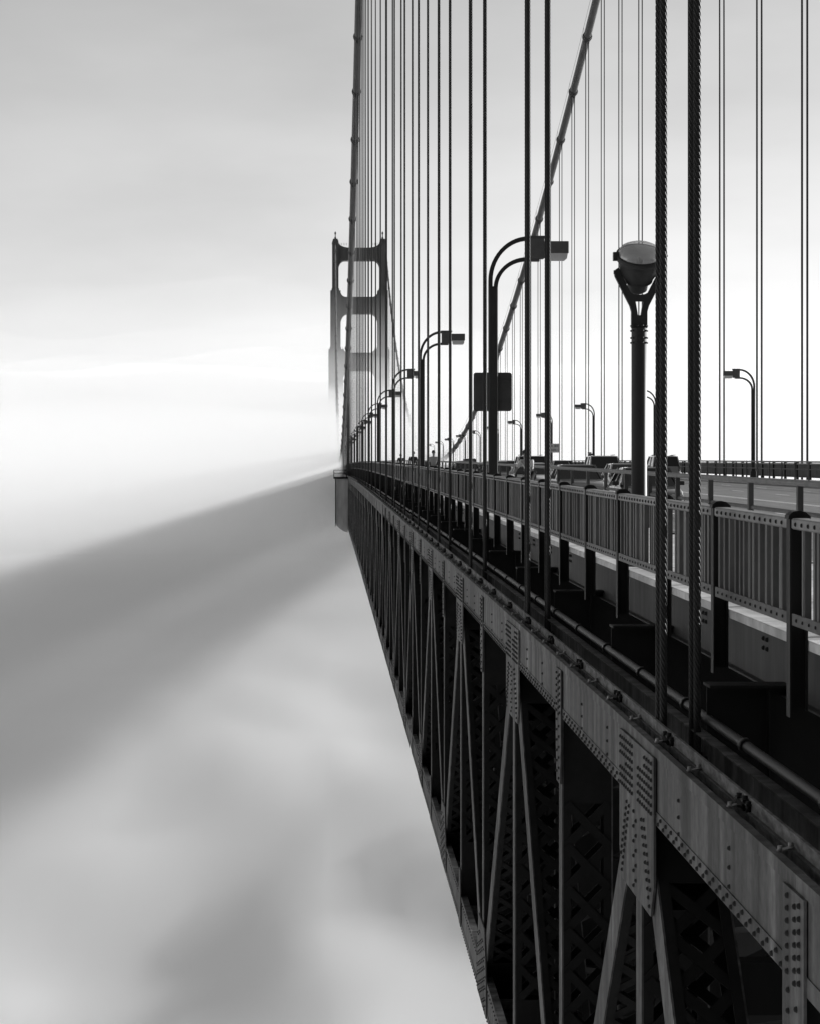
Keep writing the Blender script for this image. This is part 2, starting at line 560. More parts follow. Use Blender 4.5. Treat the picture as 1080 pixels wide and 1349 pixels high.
def bar_mesh(a, b):
    return MB().bar(a, b, 0.115, 0.012, up=(0.6, 0, 0.8) if a[0] > b[0] else (-0.6, 0, 0.8)).mesh('lacing_bar', 'lacing')

def lacing_children(parent, L, hw):
    bars = lacing_bars(L, 1.5, L - 1.3, 0, 0.06, W - 0.06, -hw - 0.006)
    m0 = bar_mesh(*[tuple(Vector(q) - Vector(bars[0][0])) for q in bars[0]])
    m1 = bar_mesh(*[tuple(Vector(q) - Vector(bars[1][0])) for q in bars[1]])
    for i, (a, b) in enumerate(bars):
        put('lacing_bar', m1 if i % 2 else m0, parent, a)

def top_chord_mesh(detail):
    mb = MB()
    L = PAN - 0.006
    mb.box(0.0, 0.02, 0, L, ZTB, ZT - 0.02)                     # outer web
    mb.box(-0.012, 0.055, 0, L, ZT - 0.018, ZT)                  # outer flange
    mb.box(-0.011, 0.0, 0, L, ZT - 0.105, ZT - 0.018)           # flange lip
    mb.box(-0.010, 0.0, 0, L, ZTB, ZTB + 0.13)                  # lower angle
    mb.box(0.0, 0.12, 0, L, ZTB - 0.012, ZTB - 0.001)
    mb.box(0.15, 0.178, 0, L, ZT - 0.018, ZT)                   # inner flange of the slot
    mb.box(W - 0.02, W, 0, L, ZTB, ZT)                          # inner web
    mb.box(0.56, W - 0.021, 0, L, ZT - 0.018, ZT - 0.001)
    return mb.mesh('top_chord', 'paint')

def ledge_mesh():
    mb = MB()
    mb.box(0.178, 0.194, 0, PAN - 0.006, ZT - 0.1, ZT + 0.095)
    mb.box(0.172, 0.198, 0, PAN - 0.006, ZT + 0.095, ZT + 0.11)
    return mb.mesh('cable_guard_plate', 'dirt')

def bottom_chord_mesh():
    mb = MB()
    L = PAN - 0.006
    mb.box(0.0, 0.02, 0, L, ZBB, ZB)
    mb.box(-0.010, 0.0, 0, L, ZBB, ZBB + 0.12)
    mb.box(-0.010, 0.0, 0, L, ZB - 0.12, ZB)
    mb.box(0.02, W - 0.02, 0, L, ZBB + 0.001, ZBB + 0.02)
    mb.box(0.02, 0.14, 0, L, ZB - 0.02, ZB - 0.001)
    mb.box(W - 0.14, W - 0.02, 0, L, ZB - 0.02, ZB - 0.001)
    mb.box(W - 0.02, W, 0, L, ZBB, ZB)
    return mb.mesh('bottom_chord', 'paint')

def upper_gusset_mesh():
    mb = MB()
    poly = [(-1.25, ZT - 0.11), (1.25, ZT - 0.11), (1.25, -2.55), (1.05, -2.86), (-1.05, -2.86), (-1.25, -2.55)]
    mb.prism(poly, 'x', -0.034, -0.0105)
    return mb.mesh('gusset_plate', 'paint')
def splice_mesh():
    mb = MB()
    mb.prism([(-0.34, ZT - 0.11), (0.34, ZT - 0.11), (0.34, ZTB - 0.35), (0.22, ZTB - 0.9), (-0.22, ZTB - 0.9), (-0.34, ZTB - 0.35)], 'x', -0.032, -0.0105)
    return mb.mesh('splice_plate', 'paint')
def lower_gusset_mesh():
    mb = MB()
    mb.prism([(-1.3, ZBB + 0.02), (1.3, ZBB + 0.02), (1.3, ZB + 0.1), (0.85, ZB + 0.95), (-0.85, ZB + 0.95), (-1.3, ZB + 0.1)], 'x', -0.034, -0.0105)
    return mb.mesh('gusset_plate', 'paint')
def lower_splice_mesh():
    mb = MB()
    mb.prism([(-0.34, ZBB + 0.02), (0.34, ZBB + 0.02), (0.34, ZB + 0.1), (0.22, ZB + 0.6), (-0.22, ZB + 0.6), (-0.34, ZB + 0.1)], 'x', -0.032, -0.0105)
    return mb.mesh('splice_plate', 'paint')

me_top, me_bot = top_chord_mesh(True), bottom_chord_mesh()
me_ledge = ledge_mesh()
me_ug, me_sp, me_lg, me_lsp = upper_gusset_mesh(), splice_mesh(), lower_gusset_mesh(), lower_splice_mesh()

def build_truss(x0, label, near):
    t = thing('stiffening_truss', label, 'truss', (x0, 0, 0))
    for j in range(J0, J1):
        y = py(j); z = zd(y); s = math.atan((zd(py(j + 1)) - z) / PAN)
        put('top_chord', me_top, t, (0, y, z), (s, 0, 0))
        put('bottom_chord', me_bot, t, (0, y, z), (s, 0, 0))
        if near and j < 60:
            put('cable_guard_plate', me_ledge, t, (0, y, z), (s, 0, 0))
        # diagonal from the upper even point to the lower odd point
        up, lo = (y, py(j + 1)) if j % 2 == 0 else (py(j + 1), y)
        a = Vector((0, up, zd(up) - 1.6)); b = Vector((0, lo, zd(lo) - 9.26))
        dy, dz = b.y - a.y, b.z - a.z
        th = math.atan2(-dy, dz)
        lace = near and 0 <= j <= 4
        # mirrored members keep their lacing towards the near end
        d = put('diagonal_brace', me_diag_near if lace else me_diag, t, tuple(a), (th, 0, 0))
        if lace:
            lacing_children(d, DL, 0.24)
    for j in range(J0, J1 + 1):
        y = py(j); z = zd(y)
        lace = near and 1 <= j <= 4
        v = put('vertical_post', me_vert_near if lace else me_vert, t, (0, y, z - 9.1))
        if lace:
            lacing_children(v, VL, 0.2)
        if near:
            put('gusset_plate' if j % 2 == 0 else 'splice_plate', me_ug if j % 2 == 0 else me_sp, t, (0, y, z))
            put('splice_plate' if j % 2 == 0 else 'gusset_plate', me_lsp if j % 2 == 0 else me_lg, t, (0, y, z))
    return t

truss_near = build_truss(XL, 'riveted steel side truss of the bridge beneath the wire ropes, outer face in view', True)
truss_far = build_truss(XR, 'steel side truss of the bridge on the far side, deep in shade below the roadway', False)

# rivets of the near truss
rv = MB()
rr, rh = 0.024, 0.024
for j in range(-1, 14):
    y = py(j); z = zd(y)
    s = (zd(py(j + 1)) - z) / PAN
    for k in range(24):
        yy = 0.16 + k * 0.318
        if 1.3 < yy < PAN - 1.3 or True:
            rv.dome((-0.010, y + yy, z + s * yy + ZTB + 0.035), (-1, 0, 0), rr, rh)
            rv.dome((-0.010, y + yy + 0.16, z + s * yy + ZTB + 0.095), (-1, 0, 0), rr, rh)
    for yy in (PAN * 0.33, PAN * 0.66):
        for zz in (-0.25, -0.40, -0.55):
            rv.dome((0, y + yy, z + ZT + zz), (-1, 0, 0), rr * 0.9, rh)
    if j % 2 == 0:
        random.seed(j * 7 + 1)
        for r, zz in enumerate((-0.18, -0.26, -0.34, -0.42, -0.50, -0.58, -0.66)):
            n = 16
            for k in range(n):
                yy = -1.12 + 2.24 * k / (n - 1)
                if abs(yy) < 0.08 or (r < 2 and -0.55 < yy < -0.1) or (r == 3 and yy > 0.7):
                    continue
                rv.dome((-0.034, y + yy, z + ZT + zz), (-1, 0, 0), rr, rh)
        for k in range(11):
            zz = -2.02 - 0.075 * k
            for dy in (-0.06, 0.10):
                if (k + (dy > 0)) % 2: rv.dome((-0.034, y + dy, z + zz), (-1, 0, 0), rr, rh)
            for sgn in (-1, 1):
                for c in range(2):
                    yy = sgn * (0.45 + 0.055 * k + 0.17 * c)
                    if abs(yy) < 1.2 - max(0, k - 7) * 0.05:
                        rv.dome((-0.034, y + yy, z + zz + 0.02 * c), (-1, 0, 0), rr, rh)
    else:
        for k in range(7):
            for c, dy in enumerate((-0.22, -0.08, 0.16)):
                rv.dome((-0.032, y + dy, z + ZT - 0.17 - 0.085 * k - 0.03 * (c % 2)), (-1, 0, 0), rr, rh)
        for k in range(12):
            rv.dome((-0.032, y + (-0.13 if k % 2 else 0.13), z + ZTB - 0.06 - 0.07 * k), (-1, 0, 0), rr, rh)
stuff(rv.build('rivets', 'rivet', truss_near))
rv = MB()
for j in range(2, 24):
    y = py(j); z = zd(y)
    for k in range(24):
        yy = 0.16 + k * 0.318
        rv.dome((-0.010, y + yy, z + ZBB + 0.06), (-1, 0, 0), rr, rh, 5)
        rv.dome((-0.010, y + yy + 0.15, z + ZB - 0.06), (-1, 0, 0), rr, rh, 5)
    if j % 2:
        for r in range(12):
            zz = ZBB + 0.12 + 0.115 * r
            for k in range(12):
                yy = -1.15 + 2.3 * k / 11
                if zz > ZB + 0.1 and abs(yy) > 1.2 - (zz - ZB - 0.1) * 0.55:
                    continue
                if (k * 5 + r * 3) % 7 < 3: continue
                rv.dome((-0.034, y + yy, z + zz), (-1, 0, 0), rr, rh, 5)
stuff(rv.build('rivets', 'rivet', truss_near))

# straps, clamps and pipe on the top chord
def strap_mesh():
    mb = MB()
    mb.bar((0.045, -0.05, ZT + 0.008), (0.165, 0.10, ZT + 0.008), 0.05, 0.012, up=(0, 1, 0))
    for x, y in ((0.05, -0.05), (0.155, 0.10)):
        mb.tube([(x, y, ZT), (x, y, ZT + 0.045)], 0.018, 6)
    return mb.mesh('strap', 'strap')
def clamp_mesh():
    mb = MB()
    for k, (dx, dy, h) in enumerate(((0.02, -0.16, 0.08), (0.0, -0.06, 0.11), (0.02, 0.05, 0.09), (-0.01, 0.16, 0.10), (0.01, 0.27, 0.06))):
        mb.tube([(0.15 + dx * 0.5, dy, ZT - 0.01), (0.15 + dx * 0.5, dy, ZT + h)], 0.022, 6)
        mb.box(0.125 + dx * 0.5, 0.172 + dx * 0.3, dy - 0.035, dy + 0.035, ZT + h * 0.55, ZT + h * 0.75)
    mb.bar((0.10, -0.10, ZT + 0.03), (0.16, 0.2, ZT + 0.06), 0.04, 0.02)
    return mb.mesh('clamp', 'dark_shaded')
me_strap, me_clamp = strap_mesh(), clamp_mesh()
for j in range(-2, 30):
    for k in range(4):
        y = py(j) + PAN * (k + 0.5) / 4 + random.uniform(-0.12, 0.12)
        put('strap', me_strap, truss_near, (0, y, zd(y)))
        if k % 2 == 1:
            put('clamp', me_clamp, truss_near, (0, y - 0.1, zd(y)))
mb = MB()
mb.tube([(0.70, y, zd(y) + ZT + 0.12) for y in range(-30, 420, 10)], 0.052, 10)
pipe = mb.build('conduit_pipe', 'pipe', truss_near)
me_col = MB().tube([(0, 0, 0), (0, 0.14, 0)], 0.072, 10).mesh('pipe_collar', 'pipe')
for k in range(2, 34):
    put('pipe_collar', me_col, pipe, (0.70, 3.4 * k, zd(3.4 * k) + ZT + 0.12))

# ------------------------------------------------------------------ floor framing
frame = thing('deck_floor_framing', 'dark steel floor beams and bracing under the roadway between the two trusses', 'bridge frame', (0, 0, 0))
XA, XB = XL + W + 0.003, XR - 0.003
def floor_beam_mesh():
    mb = MB()
    mb.box(XA, XB, -0.012, 0.012, -2.7, -0.75)
    mb.box(XA, XB, -0.2, 0.2, -0.75, -0.72)
    mb.box(XA, XB, -0.2, 0.2, -2.73, -2.70)
    for k in range(14):
        x = XA + 0.6 + k * 1.95
        mb.box(x, x + 0.02, -0.15, -0.012, -2.70, -0.75)
    return mb.mesh('floor_beam', 'dark_shaded')
def bottom_strut_mesh():
    mb = MB()
    mb.box(XA, XB, -0.33, -0.31, -9.55, -8.75)
    mb.box(XA, XB, 0.31, 0.33, -9.55, -8.75)
    mb.box(XA, XB, -0.31, 0.31, -9.55, -9.53)
    return mb.mesh('bottom_strut', 'dark_shaded')
def sway_mesh():
    mb = MB()
    mid = (XA + XB) / 2
    for a, b in (((XA + 0.3, 0, -8.75), (mid - 0.3, 0, -2.75)), ((XB - 0.3, 0, -8.75), (mid + 0.3, 0, -2.75)),
                 ((XA + 0.1, 0, -5.6), (XA + 6.6, 0, -5.55)), ((XB - 6.6, 0, -5.55), (XB - 0.1, 0, -5.6))):
        mb.bar(a, b, 0.7, 0.4, up=(0, 0, 1))
    return mb.mesh('sway_brace', 'dark_shaded')
def lateral_mesh(sgn):
    mb = MB()
    mid = (XA + XB) / 2
    # lower lateral system: two K bays per panel, deep lattice members
    if sgn > 0:
        mb.bar((XA, 0.35, -9.15), (mid, PAN - 0.35, -9.15), 0.8, 0.5, up=(0, 0, 1))
        mb.bar((XB, 0.35, -9.15), (mid, PAN - 0.35, -9.15), 0.8, 0.5, up=(0, 0, 1))
    else:
        mb.bar((mid, 0.35, -9.15), (XA, PAN - 0.35, -9.15), 0.8, 0.5, up=(0, 0, 1))
        mb.bar((mid, 0.35, -9.15), (XB, PAN - 0.35, -9.15), 0.8, 0.5, up=(0, 0, 1))
    return mb.mesh('lateral_brace', 'dark_shaded')
me_fb, me_bs, me_sw, me_la, me_lb = floor_beam_mesh(), bottom_strut_mesh(), sway_mesh(), lateral_mesh(1), lateral_mesh(-1)
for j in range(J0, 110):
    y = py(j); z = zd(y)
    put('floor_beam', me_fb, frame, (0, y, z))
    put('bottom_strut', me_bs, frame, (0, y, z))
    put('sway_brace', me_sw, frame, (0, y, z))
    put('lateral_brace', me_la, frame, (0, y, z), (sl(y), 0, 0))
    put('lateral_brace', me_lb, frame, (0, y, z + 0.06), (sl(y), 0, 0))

ysegs = [-30 + 15.0 * k for k in range(86)]
def strip(name, x0, x1, z0, z1, m, parent=None, ys=None):
    """a long cambered slab"""
    mb = MB()
    mb.loft([[(x0, y, zd(y) + z0), (x1, y, zd(y) + z0), (x1, y, zd(y) + z1), (x0, y, zd(y) + z1)] for y in (ys or ysegs)])
    return mb.build(name, m, parent)
for x in (6.4, 9.6, 12.8, 16.0, 19.2, 22.4, 25.6, 28.4):
    strip('stringer', x, x + 0.3, -0.72, -0.56, 'dark_shaded', frame)
strip('leak_blocking_plate', XL + W + 0.02, 7.2, -9.75, -9.70, 'dark_shaded', frame)  # solid plate added to stop bright fog leaking through the bottom bracing
# fascia stringer below the sidewalk edge
strip('fascia_stringer', 4.62, 4.64, -0.82, -0.2, 'fascia', frame)
strip('fascia_flange', 4.54, 4.62, -0.84, -0.82, 'fascia', frame)
bl = MB()
for k in range(8, 60):
    y = -7.5 + 3.81 * k
    for dz in (-0.36, -0.46):
        for dy in (0.55, 0.75):
            bl.dome((4.62, y + dy, zd(y) + dz), (-1, 0, 0), 0.03, 0.03)
stuff(bl.build('bolts', 'dark_shaded', frame))

# ------------------------------------------------------------------ deck
road = structure(strip('road', 7.06, 27.16, -0.55, -0.25, 'asphalt'))
mk = MB()
for x in (10.5, 13.8, 17.1, 20.4, 23.7):
    if abs(x - 17.1) < 0.1:
        for dx in (-0.12, 0.12):
            mk.loft([[(x + dx - 0.05, y, zd(y) - 0.246), (x + dx + 0.05, y, zd(y) - 0.246)] for y in ysegs], False, closed=False)
        continue
    y = 0
    while y < 700:
        mk.add([(x - 0.06, y, zd(y) - 0.246), (x + 0.06, y, zd(y) - 0.246), (x + 0.06, y + 3, zd(y + 3) - 0.246), (x - 0.06, y + 3, zd(y + 3) - 0.246)], [(0, 1, 2, 3)])
        y += 11
mk.build('lane_marking', 'line', road)
side = structure(put('sidewalk', None, None))
me_slab = MB().cbox(4.10, 7.02, 0.008, 1.897, -0.09, 0.0, 0.006).mesh('paving_slab', 'concrete')
for k in range(0, 150):
    y = 11.55 + 1.905 * k
    put('paving_slab', me_slab, side, (0, y, zd(y)), (sl(y), 0, 0))
strip('sidewalk_surface', 4.10, 7.02, -0.13, 0.0, 'concrete', side, [-30, -15, 0, 11.55])
strip('sidewalk_surface', 4.10, 7.02, -0.13, 0.0, 'concrete', side, [11.55 + 1.905 * 150 + 15 * k for k in range(63)])
strip('kerb', 7.022, 7.058, -0.55, 0.02, 'concrete', side)
side2 = structure(strip('sidewalk', 27.25, 30.2, -0.13, 0.0, 'concrete'))
strip('kerb', 27.163, 27.247, -0.55, 0.02, 'concrete', side2)

# ------------------------------------------------------------------ outer railings
BAY = 3.81
PX = 3.94
NB = 14
def rail_post_mesh():
    mb = MB()
    mb.box(PX, PX + 0.02, -0.075, 0.075, -0.66, 1.06)
    mb.box(PX + 0.02, PX + 0.135, -0.008, 0.008, -0.60, 1.05)
    mb.box(PX + 0.135, PX + 0.155, -0.075, 0.075, -0.60, 1.06)
    prof = [(PX - 0.015, 1.04), (PX - 0.01, 1.075), (PX + 0.03, 1.105), (PX + 0.08, 1.112), (PX + 0.13, 1.10), (PX + 0.175, 1.065), (PX + 0.178, 1.04)]
    mb.prism(prof, 'y', -0.085, 0.085)
    return mb.mesh('post', 'dark_shaded')
me_post = rail_post_mesh()
L = BAY - 0.19
me_trail = MB().cbox(PX + 0.005, PX + 0.145, 0, L, 0.955, 1.05, 0.012).mesh('top_rail', 'rail_top')
me_brail = MB().box(PX + 0.012, PX + 0.024, 0, L, 0.135, 0.235).box(PX + 0.024, PX + 0.13, 0, L, 0.135, 0.15).mesh('bottom_rail', 'rail_paint')
me_bal = MB().box(PX + 0.03, PX + 0.085, -0.042, 0.042, 0.151, 0.955).mesh('baluster', 'rail_paint')

def railing(label, xo, mirror, nbay, first, single, first_single=0):
    t = thing('bridge_railing', label, 'railing', (xo, 0, 0))
    if mirror: t.scale = (-1, 1, 1)
    far = MB()
    rivs = MB()
    for k in range(nbay):
        y = first + BAY * k
        if y > 1190: break
        z = zd(y); s = sl(y)
        put('post', me_post, t, (0, y, z))
        put('top_rail', me_trail, t, (0, y + 0.095, zd(y + 0.095)), (s, 0, 0))
        put('bottom_rail', me_brail, t, (0, y + 0.095, zd(y + 0.095)), (s, 0, 0))
        for i in range(NB):
            yy = y + 0.16 + (BAY - 0.32) * (i + 0.5) / NB
            if first_single <= k < first_single + single:
                put('baluster', me_bal, t, (random.uniform(-0.002, 0.002), yy + random.uniform(-0.008, 0.008), zd(yy)), (random.uniform(-0.004, 0.004), 0, random.uniform(-0.05, 0.05)))
            else:
                b = zd(yy)
                far.box(PX + 0.03, PX + 0.085, yy - 0.042, yy + 0.042, b + 0.151, b + 0.955)
            if k < first_single + 26 and single:
                rivs.dome((PX + 0.005, yy, zd(yy) + 1.0), (-1, 0, 0), 0.022, 0.016)
                rivs.dome((PX + 0.012, yy, zd(yy) + 0.185), (-1, 0, 0), 0.018, 0.014)
    stuff(far.build('baluster_run', 'rail_paint', t))
    if single:
        stuff(rivs.build('rivets', 'dark_shaded', t))
    return t
railing('riveted outer railing with flat balusters between the sidewalk edge and the thick wire ropes', 0, False, 300, 11.55 - 3.81 * 9, 21, 9)
railing('outer railing on the far side of the roadway, behind the line of cars', 34.22, True, 300, 45.0, 0)

# ------------------------------------------------------------------ guard rails between road and sidewalks
def guard_rail(x, label):
    t = thing('guard_rail', label, 'guard rail', (x, 0, 0))
    ys = [-26 + 12 * k for k in range(98)]
    MB().tube([(0, y, zd(y) + 1.16) for y in ys], 0.048, 10).build('top_tube', 'rail_top', t)
    MB().tube([(0.02, y, zd(y) + 0.72) for y in ys], 0.035, 10).build('lower_tube', 'rail_paint', t)
    mp = MB()
    mp.box(-0.04, 0.04, -0.06, 0.06, -0.02, 1.11)
    mp.box(-0.12, 0.12, -0.14, 0.14, 0.0, 0.03)
    mp = mp.mesh('post', 'rail_paint')
    for k in range(290):
        y = 13.5 + 3.81 * (k - 10)
        if y > 1100: break
        put('post', mp, t, (0, y, zd(y) + 0.001))
    return t
guard_rail(6.86, 'tubular guard rail on square posts between the sidewalk with the walkers and the roadway')
guard_rail(27.45, 'tubular guard rail on square posts along the far kerb of the roadway')

# ------------------------------------------------------------------ main cables and hangers
def main_cable(x, label):
    t = thing('main_cable', label, 'cable', (x, 0, 0))
    ys = [-45 + 10.0 * k for k in range(127)]
    ys = [y for y in ys if y < YT] + [YT]
    MB().tube([(0, y, zc(y)) for y in ys], 0.46, 14).build('cable_body', 'cable', t)
    for dx in (-0.38, 0.38):
        MB().tube([(dx, y, zc(y) + 1.25) for y in ys], 0.018, 5).build('hand_rope', 'rope', t)
    prof = [(0.455, -0.45), (0.54, -0.45), (0.54, -0.12), (0.60, -0.10), (0.60, 0.10), (0.54, 0.12), (0.54, 0.45), (0.455, 0.45)]
    mb = MB(); mb.lathe(prof, 14, False, Matrix.Rotation(R(-90), 4, 'X'))
    for dy in (-0.3, 0, 0.3):
        mb.box(-0.12, 0.12, dy - 0.06, dy + 0.06, -0.72, -0.5)
        mb.box(-0.12, 0.12, dy - 0.06, dy + 0.06, 0.5, 0.64)
    for dx in (-0.38, 0.38):
        mb.tube([(dx, 0, 0.4), (dx, 0, 1.27)], 0.02, 5)
    me = mb.mesh('cable_band', 'cable')
    for j in range(0, J1, 2):
        y = py(j) + 0.1
        s = math.atan(0.00072 * (y - 635.0))
        put('cable_band', me, t, (0, y, zc(y)), (s, 0, 0))
    return t
CN, CF = XL + 0.41, XR + 0.35
main_cable(CN, 'thick main suspension cable directly above the riveted truss, running up beside the tower leg')
main_cable(CF, 'thick main suspension cable over the far side of the roadway, behind the street lamps')

def rope_mesh(h, detail=17.0):
    """six-strand wire rope from z=0 up to h, strands modelled on the lower length"""
    Rr = 0.038; lay = 0.40; n = 36
    d = min(detail, h)
    m = int(d / 0.033)
    c, rs = Rr * 2 / 3, Rr / 3 * 1.04
    prof = []
    for i in range(n):
        a = (i / n * 6) % 1.0 * math.pi / 3 - math.pi / 6
        prof.append(c * math.cos(a) + math.sqrt(max(0, rs * rs - (c * math.sin(a)) ** 2)))
    vs = []; fs = []
    for k in range(m + 1):
        z = d * k / m
        ph = -2 * math.pi * z / lay
        for i in range(n):
            a = 2 * math.pi * i / n + ph
            vs.append((prof[i] * math.cos(a), prof[i] * math.sin(a), z))
    for k in range(m):
        for i in range(n):
            j = (i + 1) % n
            fs.append((k * n + i, k * n + j, (k + 1) * n + j, (k + 1) * n + i))
    mb = MB(); mb.add(vs, fs, True)
    if h > d:
        mb.tube([(0, 0, d - 0.01), (0, 0, h)], Rr * 0.93, 10)
    return mb.mesh('rope', 'rope')

RY = 0.15
LEGS = (-0.17, 0.17)
def suspender(j, xc, near):
    y = py(j) + 0.1
    z0 = zd(y) + ZT - 0.3
    h = zc(y) - z0
    if h < 0.6: return
    ords = ['', 'first', 'second', 'third', 'fourth', 'fifth', 'sixth', 'seventh', 'eighth', 'ninth', 'tenth', 'eleventh']
    if near:
        lab = {0: 'stout twisted wire rope hanger rising in front of the floodlight',
               2: 'twisted wire rope hanger rising in front of the lamp with the square sign'}.get(j, 'slim wire rope hanger in the receding row above the riveted truss')
    else:
        lab = 'thin wire rope hanger in the row on the far side of the roadway'
    if near and 4 <= j <= 22:
        lab = '%s wire rope hanger along the riveted truss beyond the one in front of the floodlight' % ords[j // 2]
    grp = None if near and j <= 22 else ('hangers above the near truss' if near else 'hangers on the far side')
    if near and y < 260 or (not near and y < 60):
        t = thing('wire_rope_hanger', lab, 'wire rope', (xc, y, z0), 0, grp)
        me = rope_mesh(h, 0.22 * y + 4.5) if y < 115 else MB().tube([(0, 0, 0), (0, 0, h)], 0.036, 8).mesh('rope', 'rope')
        for dx in LEGS:
            for dy in (-RY, RY):
                put('rope', me, t, (dx, dy, 0))
        return t
    mb = MB()
    for dx in LEGS:
        for dy in (-RY, RY):
            mb.tube([(dx, dy, 0), (dx, dy, h)], 0.040, 6)
    o = mb.build('wire_rope_hanger', 'rope', None, (xc, y, z0))
    return tag(o, lab, 'wire rope', grp)
for j in range(0, J1 - 1, 2):
    suspender(j, CN, True)
    if j >= 14:
        suspender(j, CF, False)

# ------------------------------------------------------------------ the far tower
def tower():
    t = thing('bridge_tower', 'tall stepped steel bridge tower with open portals, its foot lost in fog', 'tower', (0, YT, 0))
    cx = 16.6
    # sections: (z0, z1, half outer width, half opening width, depth half)
    secs = [(-60, 68.0, 16.6, 8.6, 7.6), (68.0, 100.0, 15.6, 10.0, 6.6), (100.0, 126.0, 14.6, 11.1, 5.6)]
    for s in (-1, 1):
        mb = MB()
        for k, (z0, z1, wo, wi, dp) in enumerate(secs):
            a, b = sorted((cx + s * wo, cx + s * wi))
            mb.box(a, b, -dp, dp, z0, z1)
            # stepped vertical flutes on the face
            w = b - a
            mb.box(a + w * 0.18, a + w * 0.82, -dp - 0.5, dp + 0.5, z0, z1 - 1.6)
            mb.box(a + w * 0.36, a + w * 0.64, -dp - 0.95, dp + 0.95, z0, z1 - 3.0)
            if k:
                mb.box(a - 0.3, b + 0.3, -dp - 0.3, dp + 0.3, z0, z0 + 1.2)
        # saddle housing on top
        c = cx + s * 12.85
        mb.loft([[(c - 1.9, -4.5, 126), (c + 1.9, -4.5, 126), (c + 1.9, 4.5, 126), (c - 1.9, 4.5, 126)],
                 [(c - 1.2, -3.0, 128.4), (c + 1.2, -3.0, 128.4), (c + 1.2, 3.0, 128.4), (c - 1.2, 3.0, 128.4)]])
        leg = mb.build('tower_leg', 'tower', t)
        f = MB()
        f.lathe([(0.55, 128.4), (0.55, 129.4), (0.3, 129.6), (0.25, 131.0), (0.5, 131.2), (0.5, 132.0), (0.1, 132.6), (0.02, 132.9)], 8, False)
        put('beacon', f.mesh('beacon', 'tower'), leg, (c, 0, 0))
        h = MB()
        for dy in (-5, 5):
            h.box(cx + s * 11.2 - 0.06, cx + s * 11.2 + 0.06, dy - 0.06, dy + 0.06, 126, 127.3)
        for k in range(6):
            x = cx + s * (11.2 - 0.9 * k)
            h.box(x - 0.08, x + 0.08, -5.1, -4.9, 124.5, 125.9)
        h.bar((cx + s * 11.2, -5, 125.85), (cx + s * 6.2, -5, 125.85), 0.1, 0.1)
        h.build('parapet', 'tower', leg)
    # portal struts with rounded corners
    def strut(z0, z1, wi, dp, rb, rt, dip):
        n = 8
        poly = []
        # lower edge from left to right, haunched down at the legs
        for k in range(n + 1):
            a = math.pi / 2 * k / n
            poly.append((cx - wi + rb * (1 - math.cos(a)) - 0.05, z0 - rb * 1.5 * (1 - math.sin(a))))
        for k in range(n, -1, -1):
            a = math.pi / 2 * k / n
            poly.append((cx + wi - rb * (1 - math.cos(a)) + 0.05, z0 - rb * 1.5 * (1 - math.sin(a))))
        for k in range(n + 1):
            a = math.pi / 2 * k / n
            poly.append((cx + wi + 0.05 - rt * (1 - math.cos(a)), z1 + dip * (1 - math.sin(a))))
        for k in range(n, -1, -1):
            a = math.pi / 2 * k / n
            poly.append((cx - wi - 0.05 + rt * (1 - math.cos(a)), z1 + dip * (1 - math.sin(a))))
        return poly
    for z0, z1, wi, dp, rb, rt, dip in ((116.6, 123.4, 11.1, 4.2, 3.2, 6.5, 3.0), (87.6, 96.6, 10.05, 4.8, 4.0, 3.0, 3.2), (56.5, 66.2, 8.7, 5.4, 3.6, 3.0, 3.4), (16, 27, 8.7, 5.6, 3.0, 3.0, 3.0)):
        mb = MB()
        poly = strut(z0, z1, wi, dp, rb, rt, dip)
        mb.prism(poly, 'y', -dp, dp)
        st = mb.build('portal_strut', 'tower', t)
        fl = MB()
        nfl = 18
        for k in range(nfl):
            x = cx - wi + 1.2 + (2 * wi - 2.4) * k / (nfl - 1)
            fl.box(x - 0.28, x + 0.28, -dp - 0.35, -dp + 0.02, z0 + 0.8, z1 - 0.5)
        fl.build('fluting', 'tower', st)
    return t
tower()

# ------------------------------------------------------------------ street lamps
def arc(cx, cz, r, a0, a1, n=12, sx=1.0, sz=1.0):
    return [(cx + sx * r * math.cos(R(a0 + (a1 - a0) * k / n)), cz + sz * r * math.sin(R(a0 + (a1 - a0) * k / n))) for k in range(n + 1)]

